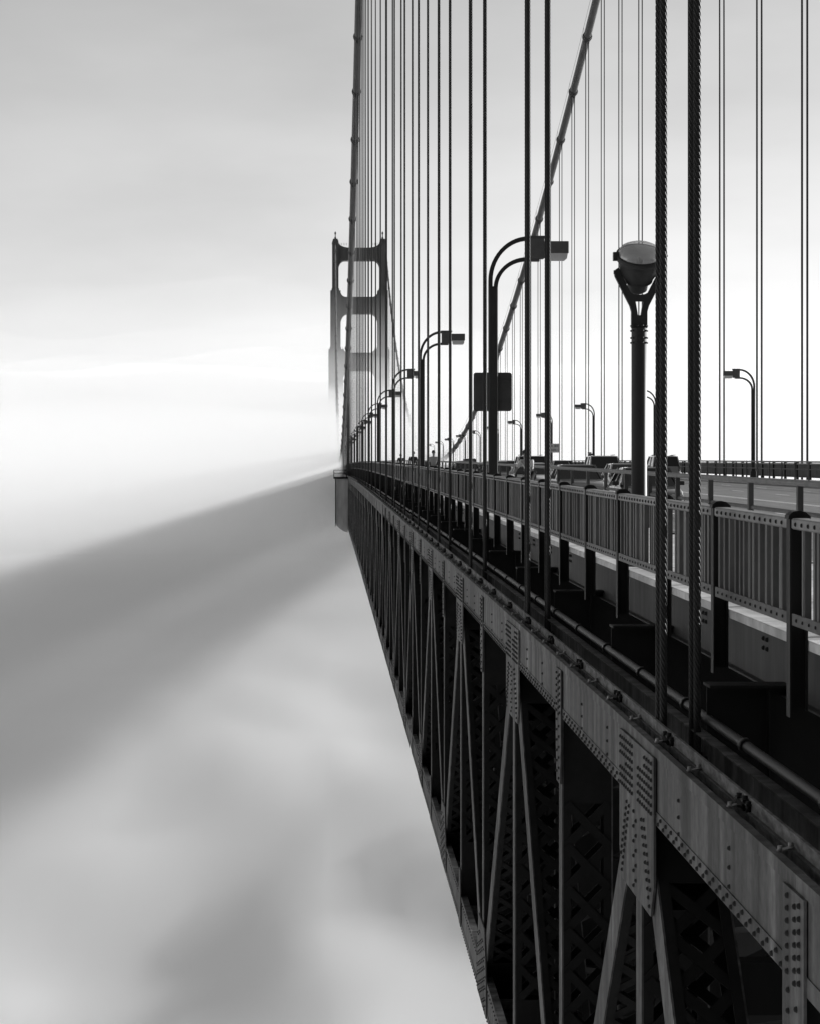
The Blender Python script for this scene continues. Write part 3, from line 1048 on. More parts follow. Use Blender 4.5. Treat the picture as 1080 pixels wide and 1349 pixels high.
def lamp():
    t = thing('street_lamp', '', 'street lamp')
    H = 6.08       # where the shaft splits into two arms
    mb = MB()
    mb.cbox(-0.125, 0.125, -0.10, 0.10, 0.0, H, 0.02)
    mb.cbox(-0.20, 0.20, -0.17, 0.17, 0.0, 0.5, 0.03)
    mb.build('shaft', 'post_paint', t)
    for (x0, r, zt, w) in ((-0.070, 1.02, 7.42, 0.11), (0.070, 0.84, 6.86, 0.105)):
        # arm: rises, then bends over towards the road
        path = [(x0, 0, H - 0.4)]
        rz = zt - w / 2 - (H + (0.15 if x0 < 0 else -0.05)) 
        zb = H + (0.15 if x0 < 0 else -0.05)
        for k in range(15):
            a = R(180 - 90 * k / 14)
            path.append((x0 + r * (1 + math.cos(a)), 0, zb + rz * math.sin(a)))
        path.append((1.20, 0, zt - w / 2))
        rings = []
        for i, p in enumerate(path):
            a = Vector(path[max(i - 1, 0)]); b = Vector(path[min(i + 1, len(path) - 1)])
            d = (b - a).normalized(); nrm = Vector((-d.z, 0, d.x))
            p = Vector(p)
            rings.append([tuple(p + nrm * (w / 2 * i2) + Vector((0, 0.085 * j2, 0))) for i2, j2 in ((-1, -1), (1, -1), (1, 1), (-1, 1))])
        mb = MB(); mb.loft(rings, True, False)
        mb.build('arm', 'post_paint', t)
    mb = MB()
    mb.cbox(0.92, 1.38, -0.16, 0.16, 6.820, 7.360, 0.02)
    mb.box(0.90, 1.42, -0.10, 0.10, 7.360, 7.435)
    mb.box(0.94, 1.24, -0.10, 0.10, 6.750, 6.820)
    mb.build('bracket_box', 'lamp_box', t)
    mb = MB()
    mb.cbox(1.38, 2.02, -0.20, 0.20, 6.960, 7.280, 0.015)
    hd = mb.build('lamp_head', 'lamp_box', t)
    mb = MB()
    mb.loft([[(1.42, -0.18, 6.957), (1.99, -0.18, 6.957), (1.99, 0.18, 6.957), (1.42, 0.18, 6.957)],
             [(1.44, -0.165, 6.820), (1.97, -0.165, 6.820), (1.97, 0.165, 6.820), (1.44, 0.165, 6.820)],
             [(1.48, -0.13, 6.775), (1.92, -0.13, 6.775), (1.92, 0.13, 6.775), (1.48, 0.13, 6.775)]])
    mb.build('diffuser', 'diffuser', hd)
    return t
lamp0 = lamp()
LX, LXF = 4.40, 28.75
first = True
for k in range(24):
    y = 60.0 + 45.72 * k
    o = lamp0 if first else copy_tree(lamp0)
    first = False
    o.location = (LX, y, zd(y) - 0.002)
    if k == 0:
        tag(o, 'double arm street lamp with a square sign plate fixed to its shaft', 'street lamp')
    elif 2 <= k <= 7:
        tag(o, '%s double arm street lamp along the railing beyond the one with the square sign' % ['', '', 'second', 'third', 'fourth', 'fifth', 'sixth', 'seventh'][k], 'street lamp')
    elif k == 1:
        tag(o, 'double arm street lamp standing next beyond the one with the square sign', 'street lamp')
    else:
        tag(o, 'small double arm street lamp in the receding row along the railing', 'street lamp', 'street lamps receding along the near railing')
for k in range(2, 22):
    y = 60.0 + 45.72 * k
    o = copy_tree(lamp0)
    o.location = (LXF, y, zd(y) - 0.002)
    o.rotation_euler = (0, 0, math.pi)
    if 'group' in o: del o['group']
    if k == 5:
        tag(o, 'far side street lamp with a lettered rectangular notice on its shaft', 'street lamp')
    elif k == 4:
        tag(o, 'far side street lamp with a tiny plate low on its shaft', 'street lamp')
    elif k in (2, 3, 6, 7, 8):
        tag(o, {2: 'far side street lamp right of the floodlight, over the outer lane of the roadway', 3: 'far side street lamp half hidden behind the floodlight post', 6: 'first far side street lamp beyond the one with the lettered notice', 7: 'second far side street lamp beyond the one with the lettered notice', 8: 'third far side street lamp beyond the one with the lettered notice'}[k], 'street lamp')
    else:
        tag(o, 'double arm street lamp on the far sidewalk leaning over the roadway', 'street lamp', 'street lamps on the far side')

# square sign seen from behind
y = 60.0
sg = thing('square_sign', 'large square sign with rounded corners seen from its dark back on a lamp shaft', 'sign', (LX, y + 0.13, zd(y) + 3.25))
def rounded(w, h, r, n=5):
    pts = []
    for cx_, cz_, a0 in ((w / 2 - r, h / 2 - r, 0), (-w / 2 + r, h / 2 - r, 90), (-w / 2 + r, -h / 2 + r, 180), (w / 2 - r, -h / 2 + r, 270)):
        for k in range(n + 1):
            a = R(a0 + 90 * k / n)
            pts.append((cx_ + r * math.cos(a), cz_ + r * math.sin(a)))
    return pts
MB().prism(rounded(1.03, 1.04, 0.07), 'y', 0.0, 0.012).build('sign_plate', 'sign_back', sg)
for dz in (-0.3, 0.3):
    MB().box(-0.46, 0.46, -0.03, 0.0, dz - 0.03, dz + 0.03).build('bracket', 'sign_back', sg)

# lettered notice on the far lamp
y = 60.0 + 45.72 * 5
nb = thing('notice_sign', 'pale rectangular notice with two lines of dark lettering on a far lamp shaft', 'sign', (LXF + 0.22, y - 0.16, zd(y) + 2.85))
MB().prism(rounded(1.42, 1.16, 0.04, 3), 'y', -0.012, 0.012).build('sign_plate', 'sign_face', nb)
MB().box(-0.68, 0.68, -0.016, -0.0125, 0.52, 0.545).box(-0.68, 0.68, -0.016, -0.0125, -0.545, -0.52).box(-0.68, -0.655, -0.016, -0.0125, -0.52, 0.52).box(0.655, 0.68, -0.016, -0.0125, -0.52, 0.52).build('border', 'sign_ink', nb)
def stroke_word(x, z, n, hh, parent):
    """illegible letter shapes, as small as they are in the photograph"""
    mb = MB()
    random.seed(int(100 * (x + 3) + 10 * (z + 3)))
    for k in range(n):
        xx = x + k * hh * 0.75
        kind = random.randint(0, 3)
        mb.box(xx, xx + hh * 0.16, -0.016, -0.0125, z, z + hh)
        if kind != 1: mb.box(xx + hh * 0.4, xx + hh * 0.55, -0.016, -0.0125, z, z + hh)
        if kind in (0, 2): mb.box(xx + hh * 0.16, xx + hh * 0.4, -0.016, -0.0125, z + hh * 0.84, z + hh)
        if kind in (1, 2): mb.box(xx + hh * 0.16, xx + hh * 0.4, -0.016, -0.0125, z, z + hh * 0.16)
        if kind in (0, 3): mb.box(xx + hh * 0.16, xx + hh * 0.4, -0.016, -0.0125, z + hh * 0.42, z + hh * 0.58)
    mb.build('lettering', 'sign_ink', parent)
stroke_word(-0.55, 0.12, 4, 0.28, nb)
stroke_word(0.22, 0.12, 2, 0.28, nb)
stroke_word(-0.55, -0.38, 3, 0.28, nb)
stroke_word(0.10, -0.38, 3, 0.28, nb)

y = 60.0 + 45.72 * 4
pl = thing('small_plate_sign', 'tiny dark striped plate sticking out from a far lamp shaft', 'sign', (LXF - 0.44, y - 0.11, zd(y) + 1.85))
MB().box(-0.20, 0.20, -0.01, 0.01, -0.24, 0.24).build('sign_plate', 'sign_back', pl)
for dz in (-0.08, 0.08):
    MB().box(-0.15, 0.15, -0.016, -0.0105, dz - 0.035, dz + 0.035).build('stripe', 'sign_face', pl)
MB().box(0.20, 0.34, -0.02, 0.02, -0.1, 0.1).build('bracket', 'sign_back', pl)

# ------------------------------------------------------------------ floodlight on its post
FY = 31.6
fl = thing('floodlight', 'round floodlight tilted upward in a forked yoke on a thick post', 'floodlight', (4.385, FY, zd(FY) - 0.001))
PH = 3.37
mb = MB(); mb.lathe([(0.16, 0.0), (0.16, 0.06), (0.11, 0.09), (0.11, PH)], 24, True); mb.build('post', 'post_paint', fl)
mb = MB()
for dz in (-0.15, -0.08, 0.02, 0.09):
    for k in range(10):
        a = 2 * math.pi * k / 10
        p = (math.cos(a), math.sin(a), 0)
        mb.dome((0.108 * p[0], 0.108 * p[1], PH - 0.06 + dz), p, 0.017, 0.022, 6)
mb.build('bolts', 'post_paint', fl)
# yoke: flat Y-shaped fork with a slot
def arm_poly(s):
    return [(q[0], q[1] * 1.16) for q in _arm_poly(s)]
def _arm_poly(s):
    return [(s * 0.112, 0.0), (s * 0.112, 0.20), (s * 0.135, 0.27), (s * 0.20, 0.38), (s * 0.345, 0.63), (s * 0.355, 0.68), (s * 0.335, 0.715), (s * 0.30, 0.735), (s * 0.262, 0.70), (s * 0.255, 0.655), (s * 0.125, 0.435), (s * 0.075, 0.412), (s * 0.0, 0.405)]
yk = MB()
right = arm_poly(1); left = arm_poly(-1)
out = right + left[::-1][1:]
slot = [(-0.055, 0.377), (0.055, 0.377), (0.022, 0.18), (-0.022, 0.18)]
def ring_prism(mbx, outer, hole, y0, y1):
    bm = bmesh.new()
    def loop(pts):
        vs = [bm.verts.new((p[0], 0, p[1])) for p in pts]
        es = [bm.edges.new((vs[i], vs[(i + 1) % len(vs)])) for i in range(len(vs))]
        return es
    es = loop(outer) + loop(hole)
    r = bmesh.ops.triangle_fill(bm, use_beauty=True, use_dissolve=False, edges=es)
    bm.verts.index_update()
    vv = [v.co.copy() for v in bm.verts]
    ff = [[v.index for v in f.verts] for f in bm.faces]
    n = len(vv)
    mbx.add([(v.x, y0, v.z) for v in vv], ff)
    mbx.add([(v.x, y1, v.z) for v in vv], [f[::-1] for f in ff])
    bb = len(mbx.v) - 2 * n
    no, nh = len(outer), len(hole)
    for i in range(no):
        j = (i + 1) % no
        mbx.f.append((bb + i, bb + j, bb + n + j, bb + n + i)); mbx.sm.append(False)
    for i in range(nh):
        j = (i + 1) % nh
        mbx.f.append((bb + no + i, bb + no + j, bb + n + no + j, bb + n + no + i)); mbx.sm.append(False)
    bm.free()
ring_prism(yk, out, slot, -0.045, 0.045)
yoke = yk.build('yoke', 'post_paint', fl, (0, 0, PH))
for s in (-1, 1):
    MB().tube([(s * 0.22, 0, PH + 0.79), (s * 0.36, 0, PH + 0.79)], 0.03, 10).build('pivot_bolt', 'post_paint', fl)
# head: axis tilted towards the viewer and up
HC = Vector((0.0, -0.04, PH + 0.93))
ax = Matrix.Translation(HC) @ Matrix.Rotation(R(33), 4, 'X')      # turns local +z towards -Y
mb = MB()
mb.lathe([(0.0, -0.47), (0.10, -0.465), (0.14, -0.43), (0.15, -0.33), (0.205, -0.29), (0.215, -0.24), (0.27, -0.14), (0.275, -0.10), (0.312, 0.03), (0.335, 0.05), (0.34, 0.12), (0.318, 0.13), (0.310, 0.10)], 36, True, ax)
hd = mb.build('lamp_housing', 'post_paint', fl)
mb = MB(); mb.lathe([(0.296, 0.125), (0.27, 0.02), (0.21, -0.08), (0.12, -0.145), (0.0, -0.165)], 32, True, ax); mb.build('reflector', 'reflector', hd)
mb = MB(); mb.lathe([(0.312, 0.10), (0.310, 0.14), (0.28, 0.195), (0.20, 0.24), (0.10, 0.263), (0.0, 0.268)], 32, True, ax); mb.build('glass_cover', 'glass', hd)
mb = MB(); mb.lathe([(0.03, -0.16), (0.03, -0.05), (0.035, -0.05), (0.045, 0.02), (0.03, 0.07), (0.0, 0.08)], 12, True, ax); mb.build('bulb', 'diffuser', hd)
for s, nm in ((-1, 'hinge'), (1, 'latch')):
    mb = MB()
    p = ax @ Vector((s * 0.335, 0, 0.10))
    if s < 0:
        mb.box(p.x - 0.045, p.x + 0.03, p.y - 0.05, p.y + 0.05, p.z - 0.07, p.z + 0.05)
    else:
        mb.tube([tuple(ax @ Vector((0.325 + 0.06 * math.sin(R(a)), 0, 0.10 + 0.035 * math.cos(R(a))))) for a in range(0, 181, 20)], 0.009, 6)
    mb.build(nm, 'post_paint', hd)

# ------------------------------------------------------------------ maintenance traveller hung on the truss
TY = 352.0
tr = thing('maintenance_scaffold', 'sheeted maintenance scaffold hung outside the truss with a railed platform on top', 'scaffold', (XL - 0.06, TY, zd(TY)))
mb = MB()
prof = [(0.0, -1.5), (-1.95, -1.5), (-1.95, -8.3), (-1.8, -8.8), (-1.35, -9.3), (-0.7, -9.75), (0.0, -9.95)]
mb.prism(prof, 'y', 0.0, 9.0)
sh = mb.build('sheeting', 'tarp', tr)
mb = MB()
mb.box(-2.25, 0.0, -0.2, 9.2, -1.47, -1.2)
mb.build('platform', 'dark_shaded', tr)
mb = MB()
for yy in (-0.15, 3.0, 6.0, 9.1):
    for xx in (-2.2, -0.2):
        mb.tube([(xx, yy, -1.2), (xx, yy, -0.1)], 0.05, 6)
for zz in (-0.12, -0.6):
    mb.tube([(-2.2, 9.1, zz), (-2.2, -0.15, zz)], 0.05, 6)
    mb.tube([(-2.2, -0.15, zz), (-0.2, -0.15, zz)], 0.05, 6)
    mb.tube([(-2.2, 9.1, zz), (-0.2, 9.1, zz)], 0.05, 6)
mb.build('platform_railing', 'dark_shaded', tr)
for xx in (-1.97,):
    MB().tube([(xx, -0.06, -1.5), (xx, -0.06, -9.0)], 0.05, 6).build('scaffold_tube', 'dark_shaded', tr)

# ------------------------------------------------------------------ cars
def car(kind, paint, label, loc, rz, group=None):
    """kind: sedan, suv, pickup. Local +y is the front; origin on the road below the middle."""
    t = thing('car' if kind != 'pickup' else 'pickup_truck', label, 'car' if kind != 'pickup' else 'pickup truck', loc, rz, group)
    P = {'sedan': (4.6, 1.78, 1.44, 0.92), 'suv': (4.7, 1.88, 1.76, 1.08), 'pickup': (5.5, 1.95, 1.82, 1.12)}[kind]
    Lc, Wc, H, belt = P
    hl, hw = Lc / 2, Wc / 2
    g = 0.22
    # body: rings across x at stations along y: (y, bottom, shoulder height, half width)
    if kind == 'sedan':
        st = [(-hl, 0.42, 0.80, 0.74), (-hl + 0.12, 0.30, 0.95, 0.93), (-hl + 0.7, g, 0.99, 1.0), (-0.3, g, belt, 1.0), (0.75, g, 0.93, 1.0), (hl - 0.75, g, 0.82, 0.98), (hl - 0.15, 0.28, 0.70, 0.88), (hl, 0.38, 0.58, 0.70)]
        cab = [(-1.75, -1.05, 0.78), (0.95, 0.15, 0.78)]
    elif kind == 'suv':
        st = [(-hl, 0.45, 1.02, 0.88), (-hl + 0.1, 0.34, 1.08, 0.97), (-hl + 0.6, 0.26, belt, 1.0), (0.3, 0.26, belt, 1.0), (0.95, 0.26, 1.06, 1.0), (hl - 0.6, 0.28, 0.98, 0.98), (hl - 0.12, 0.34, 0.90, 0.92), (hl, 0.42, 0.78, 0.80)]
        cab = [(-hl + 0.08, -hl + 0.42, 0.84), (1.05, 0.35, 0.82)]
    else:
        st = [(-hl, 0.55, 1.00, 0.93), (-hl + 0.08, 0.45, 1.06, 0.98), (-1.0, 0.36, 1.08, 1.0), (0.3, 0.36, belt, 1.0), (1.2, 0.36, 1.10, 1.0), (hl - 0.5, 0.38, 1.04, 0.98), (hl - 0.1, 0.42, 0.96, 0.94), (hl, 0.5, 0.85, 0.86)]
        cab = [(-0.95, -0.75, 0.86), (1.25, 0.62, 0.84)]
    rings = []
    for (y, z0, z1, wf) in st:
        w = hw * wf
        h = z1 - z0
        rings.append([(-w * 0.86, y, z0), (w * 0.86, y, z0), (w * 0.97, y, z0 + h * 0.18), (w, y, z0 + h * 0.5), (w * 0.965, y, z0 + h * 0.85), (w * 0.90, y, z1), (-w * 0.90, y, z1), (-w * 0.965, y, z0 + h * 0.85), (-w, y, z0 + h * 0.5), (-w * 0.97, y, z0 + h * 0.18)])
    mb = MB(); mb.loft(rings, True, True)
    body = mb.build('body', paint, t)
    (r0, r1, rw), (f0, f1, fw) = cab
    zb = belt - 0.02
    zt = H
    wb = hw * 0.90; wt = hw * (0.70 if kind == 'sedan' else 0.76)
    # glasshouse as a dark shell with painted pillars and roof outside it
    def ring(z, a):
        w = wb + (wt - wb) * a
        yr = r0 + (r1 - r0) * a; yf = f0 + (f1 - f0) * a
        return [(-w, yr, z), (w, yr, z), (w, yf, z), (-w, yf, z)]
    mb = MB(); mb.loft([ring(zb, 0), ring(zt - 0.05, 1)], True)
    mb.build('cabin_glass', 'car_glass', t)
    e = 0.02
    def rr_(z, a, o):
        q = ring(z, a)
        return [(p[0] + (o if p[0] > 0 else -o), p[1] + (o if i > 1 else -o), p[2]) for i, p in enumerate(q)]
    A = rr_(zb, 0, e); B = rr_(zt - 0.05, 1, e)
    mb = MB()
    for i in range(4):
        mb.bar(A[i], B[i], 0.09, 0.07, up=(0, 1, 0) if kind != 'x' else (1, 0, 0))
    ym0 = (A[1][1] + A[2][1]) / 2 - 0.1
    for s in (-1, 1):
        mb.bar((s * (wb + e), ym0, zb), (s * (wt + e), ym0 + 0.05, zt - 0.05), 0.10, 0.03, up=(0, 1, 0))
    rf = [rr_(zt - 0.075, 0.97, 0.035), rr_(zt - 0.03, 1.0, 0.02)]
    cen = [(p[0] * 0.8, p[1] * 0.86 + 0.14 * (r1 + f1) / 2, zt) for p in ring(zt, 1)]
    mb.loft(rf + [cen], True)
    rfo = mb.build('roof', paint, t)
    if kind == 'suv':
        for s in (-1, 1):
            MB().tube([(s * (wt - 0.06), r1 + 0.2, zt + 0.05), (s * (wt - 0.06), f1 - 0.2, zt + 0.05)], 0.02, 6).build('roof_rack_bar', 'car_black_trim', rfo)
    if kind == 'pickup':
        MB().box(-hw * 0.82, hw * 0.82, -hl + 0.12, -1.02, 1.062, 1.085).build('bed_cover', 'car_black_trim', t)
    # wheels
    wy = hl * 0.60
    wr = {'sedan': 0.32, 'suv': 0.37, 'pickup': 0.39}[kind]
    mt = MB(); mt.lathe([(wr * 0.62, -0.11), (wr * 0.94, -0.11), (wr, -0.07), (wr, 0.07), (wr * 0.94, 0.11), (wr * 0.62, 0.11)], 20, True, Matrix.Rotation(R(90), 4, 'Y')); mt = mt.mesh('tyre', 'rubber')
    mr = MB(); mr.lathe([(0.0, -0.09), (wr * 0.5, -0.10), (wr * 0.63, -0.105), (wr * 0.63, 0.105), (wr * 0.5, 0.10), (0.0, 0.09)], 16, True, Matrix.Rotation(R(90), 4, 'Y')); mr = mr.mesh('rim', 'rim')
    for sx in (-1, 1):
        for sy in (-1, 1):
            w_ = put('wheel', mt, t, (sx * (hw - 0.10), sy * wy, wr))
            put('rim', mr, w_)
    zl = st[-2][2] - 0.10
    for s in (-1, 1):
        MB().cbox(-0.17, 0.17, -0.06, 0.06, -0.07, 0.07, 0.02).build('headlight', 'headlight', t, (s * hw * 0.66, hl - 0.10, zl))
        hh = 0.16 if kind != 'sedan' else 0.09
        MB().cbox(-0.07 if kind != 'sedan' else -0.15, 0.07 if kind != 'sedan' else 0.15, -0.05, 0.05, -hh, hh, 0.02).build('tail_light', 'taillight', t, (s * hw * (0.86 if kind != 'sedan' else 0.7), -hl + 0.04, st[1][2] - 0.16))
        MB().cbox(-0.10, 0.10, -0.05, 0.05, -0.06, 0.06, 0.02).build('side_mirror', paint, t, (s * (hw + 0.06), 0.62, belt + 0.06))
    MB().cbox(-hw * 0.80, hw * 0.80, -0.07, 0.07, -0.10, 0.10, 0.03).build('front_bumper', 'car_black_trim', t, (0, hl - 0.03, 0.46))
    MB().cbox(-hw * 0.84, hw * 0.84, -0.07, 0.07, -0.11, 0.11, 0.03).build('rear_bumper', 'car_black_trim' if kind == 'suv' else paint, t, (0, -hl + 0.02, 0.52))
    MB().box(-0.16, 0.16, -0.01, 0.01, -0.08, 0.08).build('number_plate', 'plate', t, (0, -hl - 0.06, 0.80 if kind != 'pickup' else 0.62))
    MB().box(-0.42, 0.42, -0.02, 0.02, -0.07, 0.07).build('grille', 'car_black_trim', t, (0, hl + 0.005, st[-1][2] + 0.02 - 0.06))
    return t

def road_at(x, y):
    return (x, y, zd(y) - 0.2495)
AWAY, TOWARD = 0.0, math.pi
car('suv', 'car_silver', 'pale silver sport utility car with roof bars, rear end in view, beside the floodlight post', road_at(21.7, 146), AWAY)
car('pickup', 'car_dark', 'black pickup truck driving away ahead of the silver sport utility car', road_at(22.0, 181), AWAY)
car('sedan', 'car_silver', 'silver oncoming sedan with bright fender, behind the guard rail left of the floodlight post', road_at(12.5, 94), TOWARD)
car('sedan', 'car_grey', 'grey oncoming sedan following the silver one behind the guard rail', road_at(9.2, 83), TOWARD)
car('suv', 'car_grey', 'grey van like car seen past the cyclist in the white shirt', road_at(18.9, 207), AWAY)
car('sedan', 'car_white', 'white roofed oncoming car just right of the lamp with the square sign', road_at(15.6, 196), TOWARD)
car('sedan', 'car_dark', 'dark oncoming sedan low behind the guard rail beyond the cyclist', road_at(9.1, 122), TOWARD)
car('suv', 'car_dark', 'dark oncoming sport utility car near the lettered notice lamp', road_at(12.3, 136), TOWARD)
car('sedan', 'car_dark', 'dark sedan driving away in the outer lane by the far kerb', road_at(25.2, 240), AWAY)
car('sedan', 'car_white', 'white oncoming sedan following the dark sport utility car', road_at(12.4, 165), TOWARD)
car('suv', 'car_dark', 'dark car driving away far along the roadway by the centre line', road_at(18.8, 300), AWAY)
car('sedan', 'car_silver', 'silver car far off near the low point of the far cable', road_at(15.4, 330), TOWARD)
car('sedan', 'car_dark', 'dark oncoming sedan beside the far end of the railing', road_at(9.0, 215), TOWARD)

car('sedan', 'car_white', 'white oncoming sedan behind the guard rail, next after the grey one', road_at(9.3, 103), TOWARD)
car('suv', 'car_silver', 'silver oncoming minivan beside the centre line, left of the black pickup truck', road_at(15.7, 128), TOWARD)
car('sedan', 'car_silver', 'silver sedan driving away ahead of the black pickup truck', road_at(22.1, 214), AWAY)
car('suv', 'car_white', 'white sport utility car driving away by the far kerb', road_at(25.4, 171), AWAY)
car('sedan', 'car_white', 'white sedan driving away by the centre line, far along the roadway', road_at(18.7, 252), AWAY)
car('sedan', 'car_grey', 'grey oncoming sedan behind the walker in the pale shirt', road_at(9.2, 150), TOWARD)
car('sedan', 'car_dark', 'black oncoming sedan right of the floodlight post, close behind the guard rail', road_at(9.2, 65), TOWARD)
car('sedan', 'car_silver', 'silver sedan driving away in the outer lane far off', road_at(25.3, 285), AWAY)

# ------------------------------------------------------------------ people
def skin_obj(name, verts, edges, radii, m, parent=None, root=0, sub=2, loc=None):
    me = bpy.data.meshes.new(name)
    me.from_pydata(verts, edges, [])
    me.materials.append(M[m])
    o = put(name, me, parent, loc)
    md = o.modifiers.new('skin', 'SKIN')
    md.use_smooth_shade = True
    lay = me.skin_vertices[0].data
    for i, r in enumerate(radii):
        lay[i].radius = r if isinstance(r, tuple) else (r, r)
        lay[i].use_root = (i == root)
    s = o.modifiers.new('sub', 'SUBSURF')
    s.levels = sub; s.render_levels = sub
    return o

def person(label, loc, rz, pose, shirt, trousers, group=None):
    t = thing('person', label, 'person', loc, rz, group)
    lean = pose.get('lean', 0.0)
    def T(p, a=1.0):      # lean the upper body forward about the hips
        y, z = p[1], p[2] - 0.95
        c, s = math.cos(lean * a), math.sin(lean * a)
        return (p[0], y * c + z * s + pose.get('hy', 0), 0.95 + z * c - y * s + pose.get('hz', 0))
    def Hp(p): return (p[0], p[1] + pose.get('hy', 0), p[2] + pose.get('hz', 0))
    pel, wai, che, nec = Hp((0, 0, 0.95)), T((0, 0, 1.10)), T((0, 0, 1.32)), T((0, 0, 1.50))
    h = Vector(T((0, 0.02, 1.50)))
    hd0 = (h.x, h.y + 0.02, h.z + 0.09); hd1 = (h.x, h.y + 0.03, h.z + 0.24)
    V = [pel, wai, che, nec, hd0, hd1]
    E = [(0, 1), (1, 2), (2, 3), (3, 4), (4, 5)]
    Rd = [(0.15, 0.11), (0.13, 0.10), (0.16, 0.115), 0.055, (0.075, 0.09), (0.08, 0.09)]
    legs = pose['legs']; arms = pose['arms']
    shirtV, shirtE, shirtR = [pel, wai, che, T((0, 0, 1.43))], [(0, 1), (1, 2), (2, 3)], [(0.162, 0.122), (0.150, 0.118), (0.178, 0.132), (0.10, 0.09)]
    trV, trE, trR = [pel], [], [(0.165, 0.125)]
    for s, (kn, an, toe) in zip((-1, 1), legs):
        hip = Hp((s * 0.09, 0, 0.88))
        b = len(V)
        V += [hip, kn, an, toe]; E += [(0, b), (b, b + 1), (b + 1, b + 2), (b + 2, b + 3)]
        Rd += [0.085, 0.055, 0.04, (0.045, 0.03)]
        b = len(trV)
        mid = tuple(Vector(kn).lerp(Vector(an), 0.85))
        trV += [hip, kn, mid]; trE += [(0, b), (b, b + 1), (b + 1, b + 2)]
        trR += [0.10, 0.075, 0.06]
    for s, (el, wr_, ha) in zip((-1, 1), arms):
        sh = T((s * 0.19, 0, 1.40))
        b = len(V)
        V += [sh, el, wr_, ha]; E += [(2, b), (b, b + 1), (b + 1, b + 2), (b + 2, b + 3)]
        Rd += [0.055, 0.042, 0.03, (0.038, 0.022)]
        b = len(shirtV)
        mid = tuple(Vector(sh).lerp(Vector(el), 0.85))
        shirtV += [sh, mid]; shirtE += [(2, b), (b, b + 1)]
        shirtR += [0.075, 0.058]
        # fingers
        d = (Vector(ha) - Vector(wr_)).normalized()
        sd = d.cross(Vector((1, 0, 0))).normalized()
        for q in range(4):
            o_ = Vector(ha) + sd * (0.012 * (q - 1.5) * 1.5)
            f1 = o_ + d * (0.045 - 0.004 * abs(q - 1)); f2 = f1 + d * 0.03 + Vector((-s * 0.015, 0, -0.005))
            b = len(V)
            V += [tuple(f1), tuple(f2)]; E += [(b - b + len(V) - 2 - 0, len(V) - 1)]
            E.append((V.index(ha), len(V) - 2)); Rd += [0.009, 0.008]
        f1 = Vector(wr_).lerp(Vector(ha), 0.5) + sd * 0.035
        b = len(V); V += [tuple(f1), tuple(f1 + d * 0.04)]; E += [(V.index(wr_), b), (b, b + 1)]; Rd += [0.011, 0.009]
    body = skin_obj('body', V, E, Rd, 'skin', t, 0, 1)
    skin_obj('shirt', shirtV, shirtE, shirtR, shirt, body, 0, 2)
    skin_obj('trousers', trV, trE, trR, trousers, body, 0, 2)
    # head details
    hc = Vector(((hd0[0] + hd1[0]) / 2, hd0[1] + 0.01, (hd0[2] + hd1[2]) / 2))
    mb = MB()
    mb.lathe([(0.098, -0.005), (0.102, 0.03), (0.10, 0.075), (0.08, 0.115), (0.045, 0.138), (0.0, 0.145)], 14, True, Matrix.Translation(hc + Vector((0, -0.015, 0.01))) @ Matrix.Rotation(R(14), 4, 'X'))
    mb.build('hair', 'hair', body)
    mb = MB()
    mb.tube([(hc.x, hc.y + 0.085, hc.z + 0.02), (hc.x, hc.y + 0.112, hc.z - 0.025)], [0.008, 0.016], 6)
    mb.build('nose', 'skin', body)
    for s in (-1, 1):
        mb = MB(); mb.dome((hc.x + s * 0.032, hc.y + 0.082, hc.z + 0.018), (0, 1, 0), 0.012, 0.008, 8); mb.build('eye', 'hair', body)
        mb = MB(); mb.dome((hc.x + s * 0.082, hc.y, hc.z), (s, 0, 0), 0.03, 0.02, 8); mb.build('ear', 'skin', body)
    mb = MB(); mb.box(hc.x - 0.025, hc.x + 0.025, hc.y + 0.078, hc.y + 0.09, hc.z - 0.062, hc.z - 0.052); mb.build('mouth', 'hair', body)
    for s, (kn, an, toe) in zip((-1, 1), legs):
        d = (Vector(toe) - Vector(an)); d.z = 0
        a = math.atan2(-d.x, d.y)
        mb = MB()
        mb.cbox(-0.05, 0.05, -0.09, 0.19, -0.075, 0.02, 0.02)
        mb.build('shoe', 'cloth_dark', body, (an[0], an[1], an[2] - 0.0), (0, 0, a))
    return t

walk = {'legs': [((-0.10, 0.16, 0.50), (-0.10, 0.14, 0.075), (-0.11, 0.28, 0.03)), ((0.10, 0.02, 0.48), (0.10, -0.26, 0.10), (0.10, -0.13, 0.04))],
        'arms': [((-0.27, -0.10, 1.15), (-0.28, 0.04, 0.93), (-0.27, 0.08, 0.86)), ((0.27, 0.08, 1.14), (0.27, 0.28, 0.98), (0.26, 0.34, 0.93))], 'lean': 0.05}
ride = {'lean': 0.75, 'hy': -0.22, 'hz': 0.06,
        'legs': [((-0.12, 0.20, 0.66), (-0.11, 0.02, 0.30), (-0.11, 0.16, 0.27)), ((0.12, 0.12, 0.55), (0.11, -0.06, 0.16), (0.11, 0.08, 0.13))],
        'arms': [((-0.27, 0.28, 1.08), (-0.24, 0.44, 0.99), (-0.22, 0.50, 0.985)), ((0.27, 0.28, 1.08), (0.24, 0.44, 0.99), (0.22, 0.50, 0.985))]}

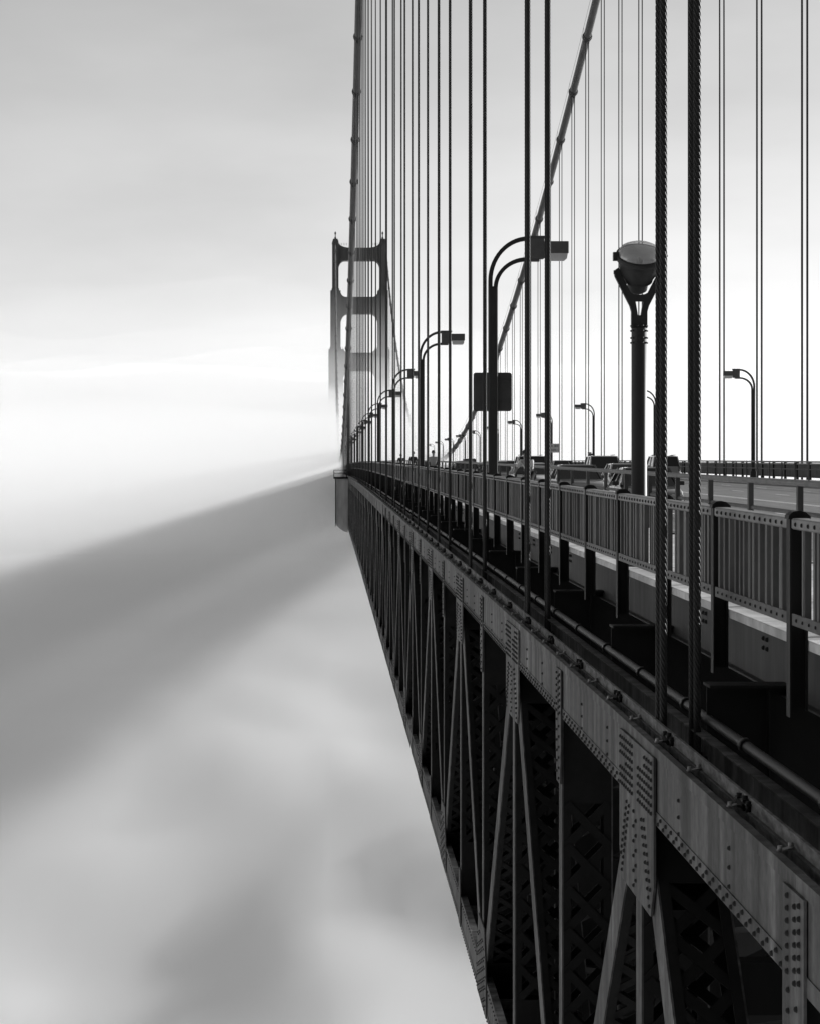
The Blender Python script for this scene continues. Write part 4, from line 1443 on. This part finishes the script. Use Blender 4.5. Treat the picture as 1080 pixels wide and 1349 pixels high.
def bicycle(label, loc, rz):
    t = thing('bicycle', label, 'bicycle', loc, rz)
    def wheel(y):
        rings = []
        mb = MB()
        mb.tube([(0, 0.34 * math.cos(2 * math.pi * k / 28), 0.34 * math.sin(2 * math.pi * k / 28)) for k in range(29)], 0.02, 6)
        w = mb.build('wheel', 'rubber', t, (0, y, 0.36))
        sp = MB()
        for k in range(12):
            a = 2 * math.pi * k / 12
            sp.tube([(0, 0, 0), (0, 0.33 * math.cos(a), 0.33 * math.sin(a))], 0.003, 3)
        sp.tube([(-0.05, 0, 0), (0.05, 0, 0)], 0.02, 6)
        sp.build('spokes', 'strap', w)
    wheel(-0.52); wheel(0.52)
    mb = MB()
    bb, st_, hd_, ra, fa = (0, -0.08, 0.30), (0, -0.24, 0.84), (0, 0.36, 0.84), (0, -0.52, 0.36), (0, 0.52, 0.36)
    for a, b in ((bb, st_), (st_, hd_), (bb, (0, 0.38, 0.74)), (bb, ra), (st_, ra), ((0, 0.34, 0.92), fa)):
        mb.tube([a, b], 0.018, 8)
    mb.build('frame', 'car_dark', t)
    mb = MB(); mb.tube([(-0.24, 0.46, 0.975), (-0.1, 0.40, 0.965), (0, 0.345, 0.93), (0.1, 0.40, 0.965), (0.24, 0.46, 0.975)], 0.013, 8); mb.build('handlebar', 'rubber', t)
    mb = MB(); mb.loft([[(-0.08, -0.38, 0.87), (0.08, -0.38, 0.87), (0.08, -0.38, 0.91), (-0.08, -0.38, 0.91)], [(-0.02, -0.10, 0.875), (0.02, -0.10, 0.875), (0.02, -0.10, 0.90), (-0.02, -0.10, 0.90)]]); mb.build('saddle', 'rubber', t)
    mb = MB(); mb.tube([(-0.09, 0.0, 0.18), (-0.03, -0.08, 0.30), (0.03, -0.08, 0.30), (0.09, -0.16, 0.42)], 0.012, 6); mb.build('crank', 'strap', t)
    return t

def side_at(x, y, dz=0.0):
    return (x, y, zd(y) + dz)
person('cyclist bent forward in a bright white shirt on the sidewalk', side_at(6.35, 71.5), math.pi - 0.5, ride, 'shirt_white', 'cloth_dark')
bicycle('dark bicycle under the cyclist in the white shirt', side_at(6.35, 71.5), math.pi - 0.5)
person('walker with dark hair in a pale shirt coming along the sidewalk', side_at(5.7, 122), math.pi, walk, 'shirt_grey', 'cloth_dark')
person('walker in dark clothes on the sidewalk just ahead of the pale shirted one', side_at(5.55, 147), 0.0, walk, 'cloth_dark', 'cloth_dark')
person('cyclist in dark clothes riding away on the sidewalk', side_at(5.7, 176), 0.0, ride, 'cloth_dark', 'cloth_dark')
bicycle('bicycle under the cyclist in dark clothes', side_at(5.7, 176), 0.0)
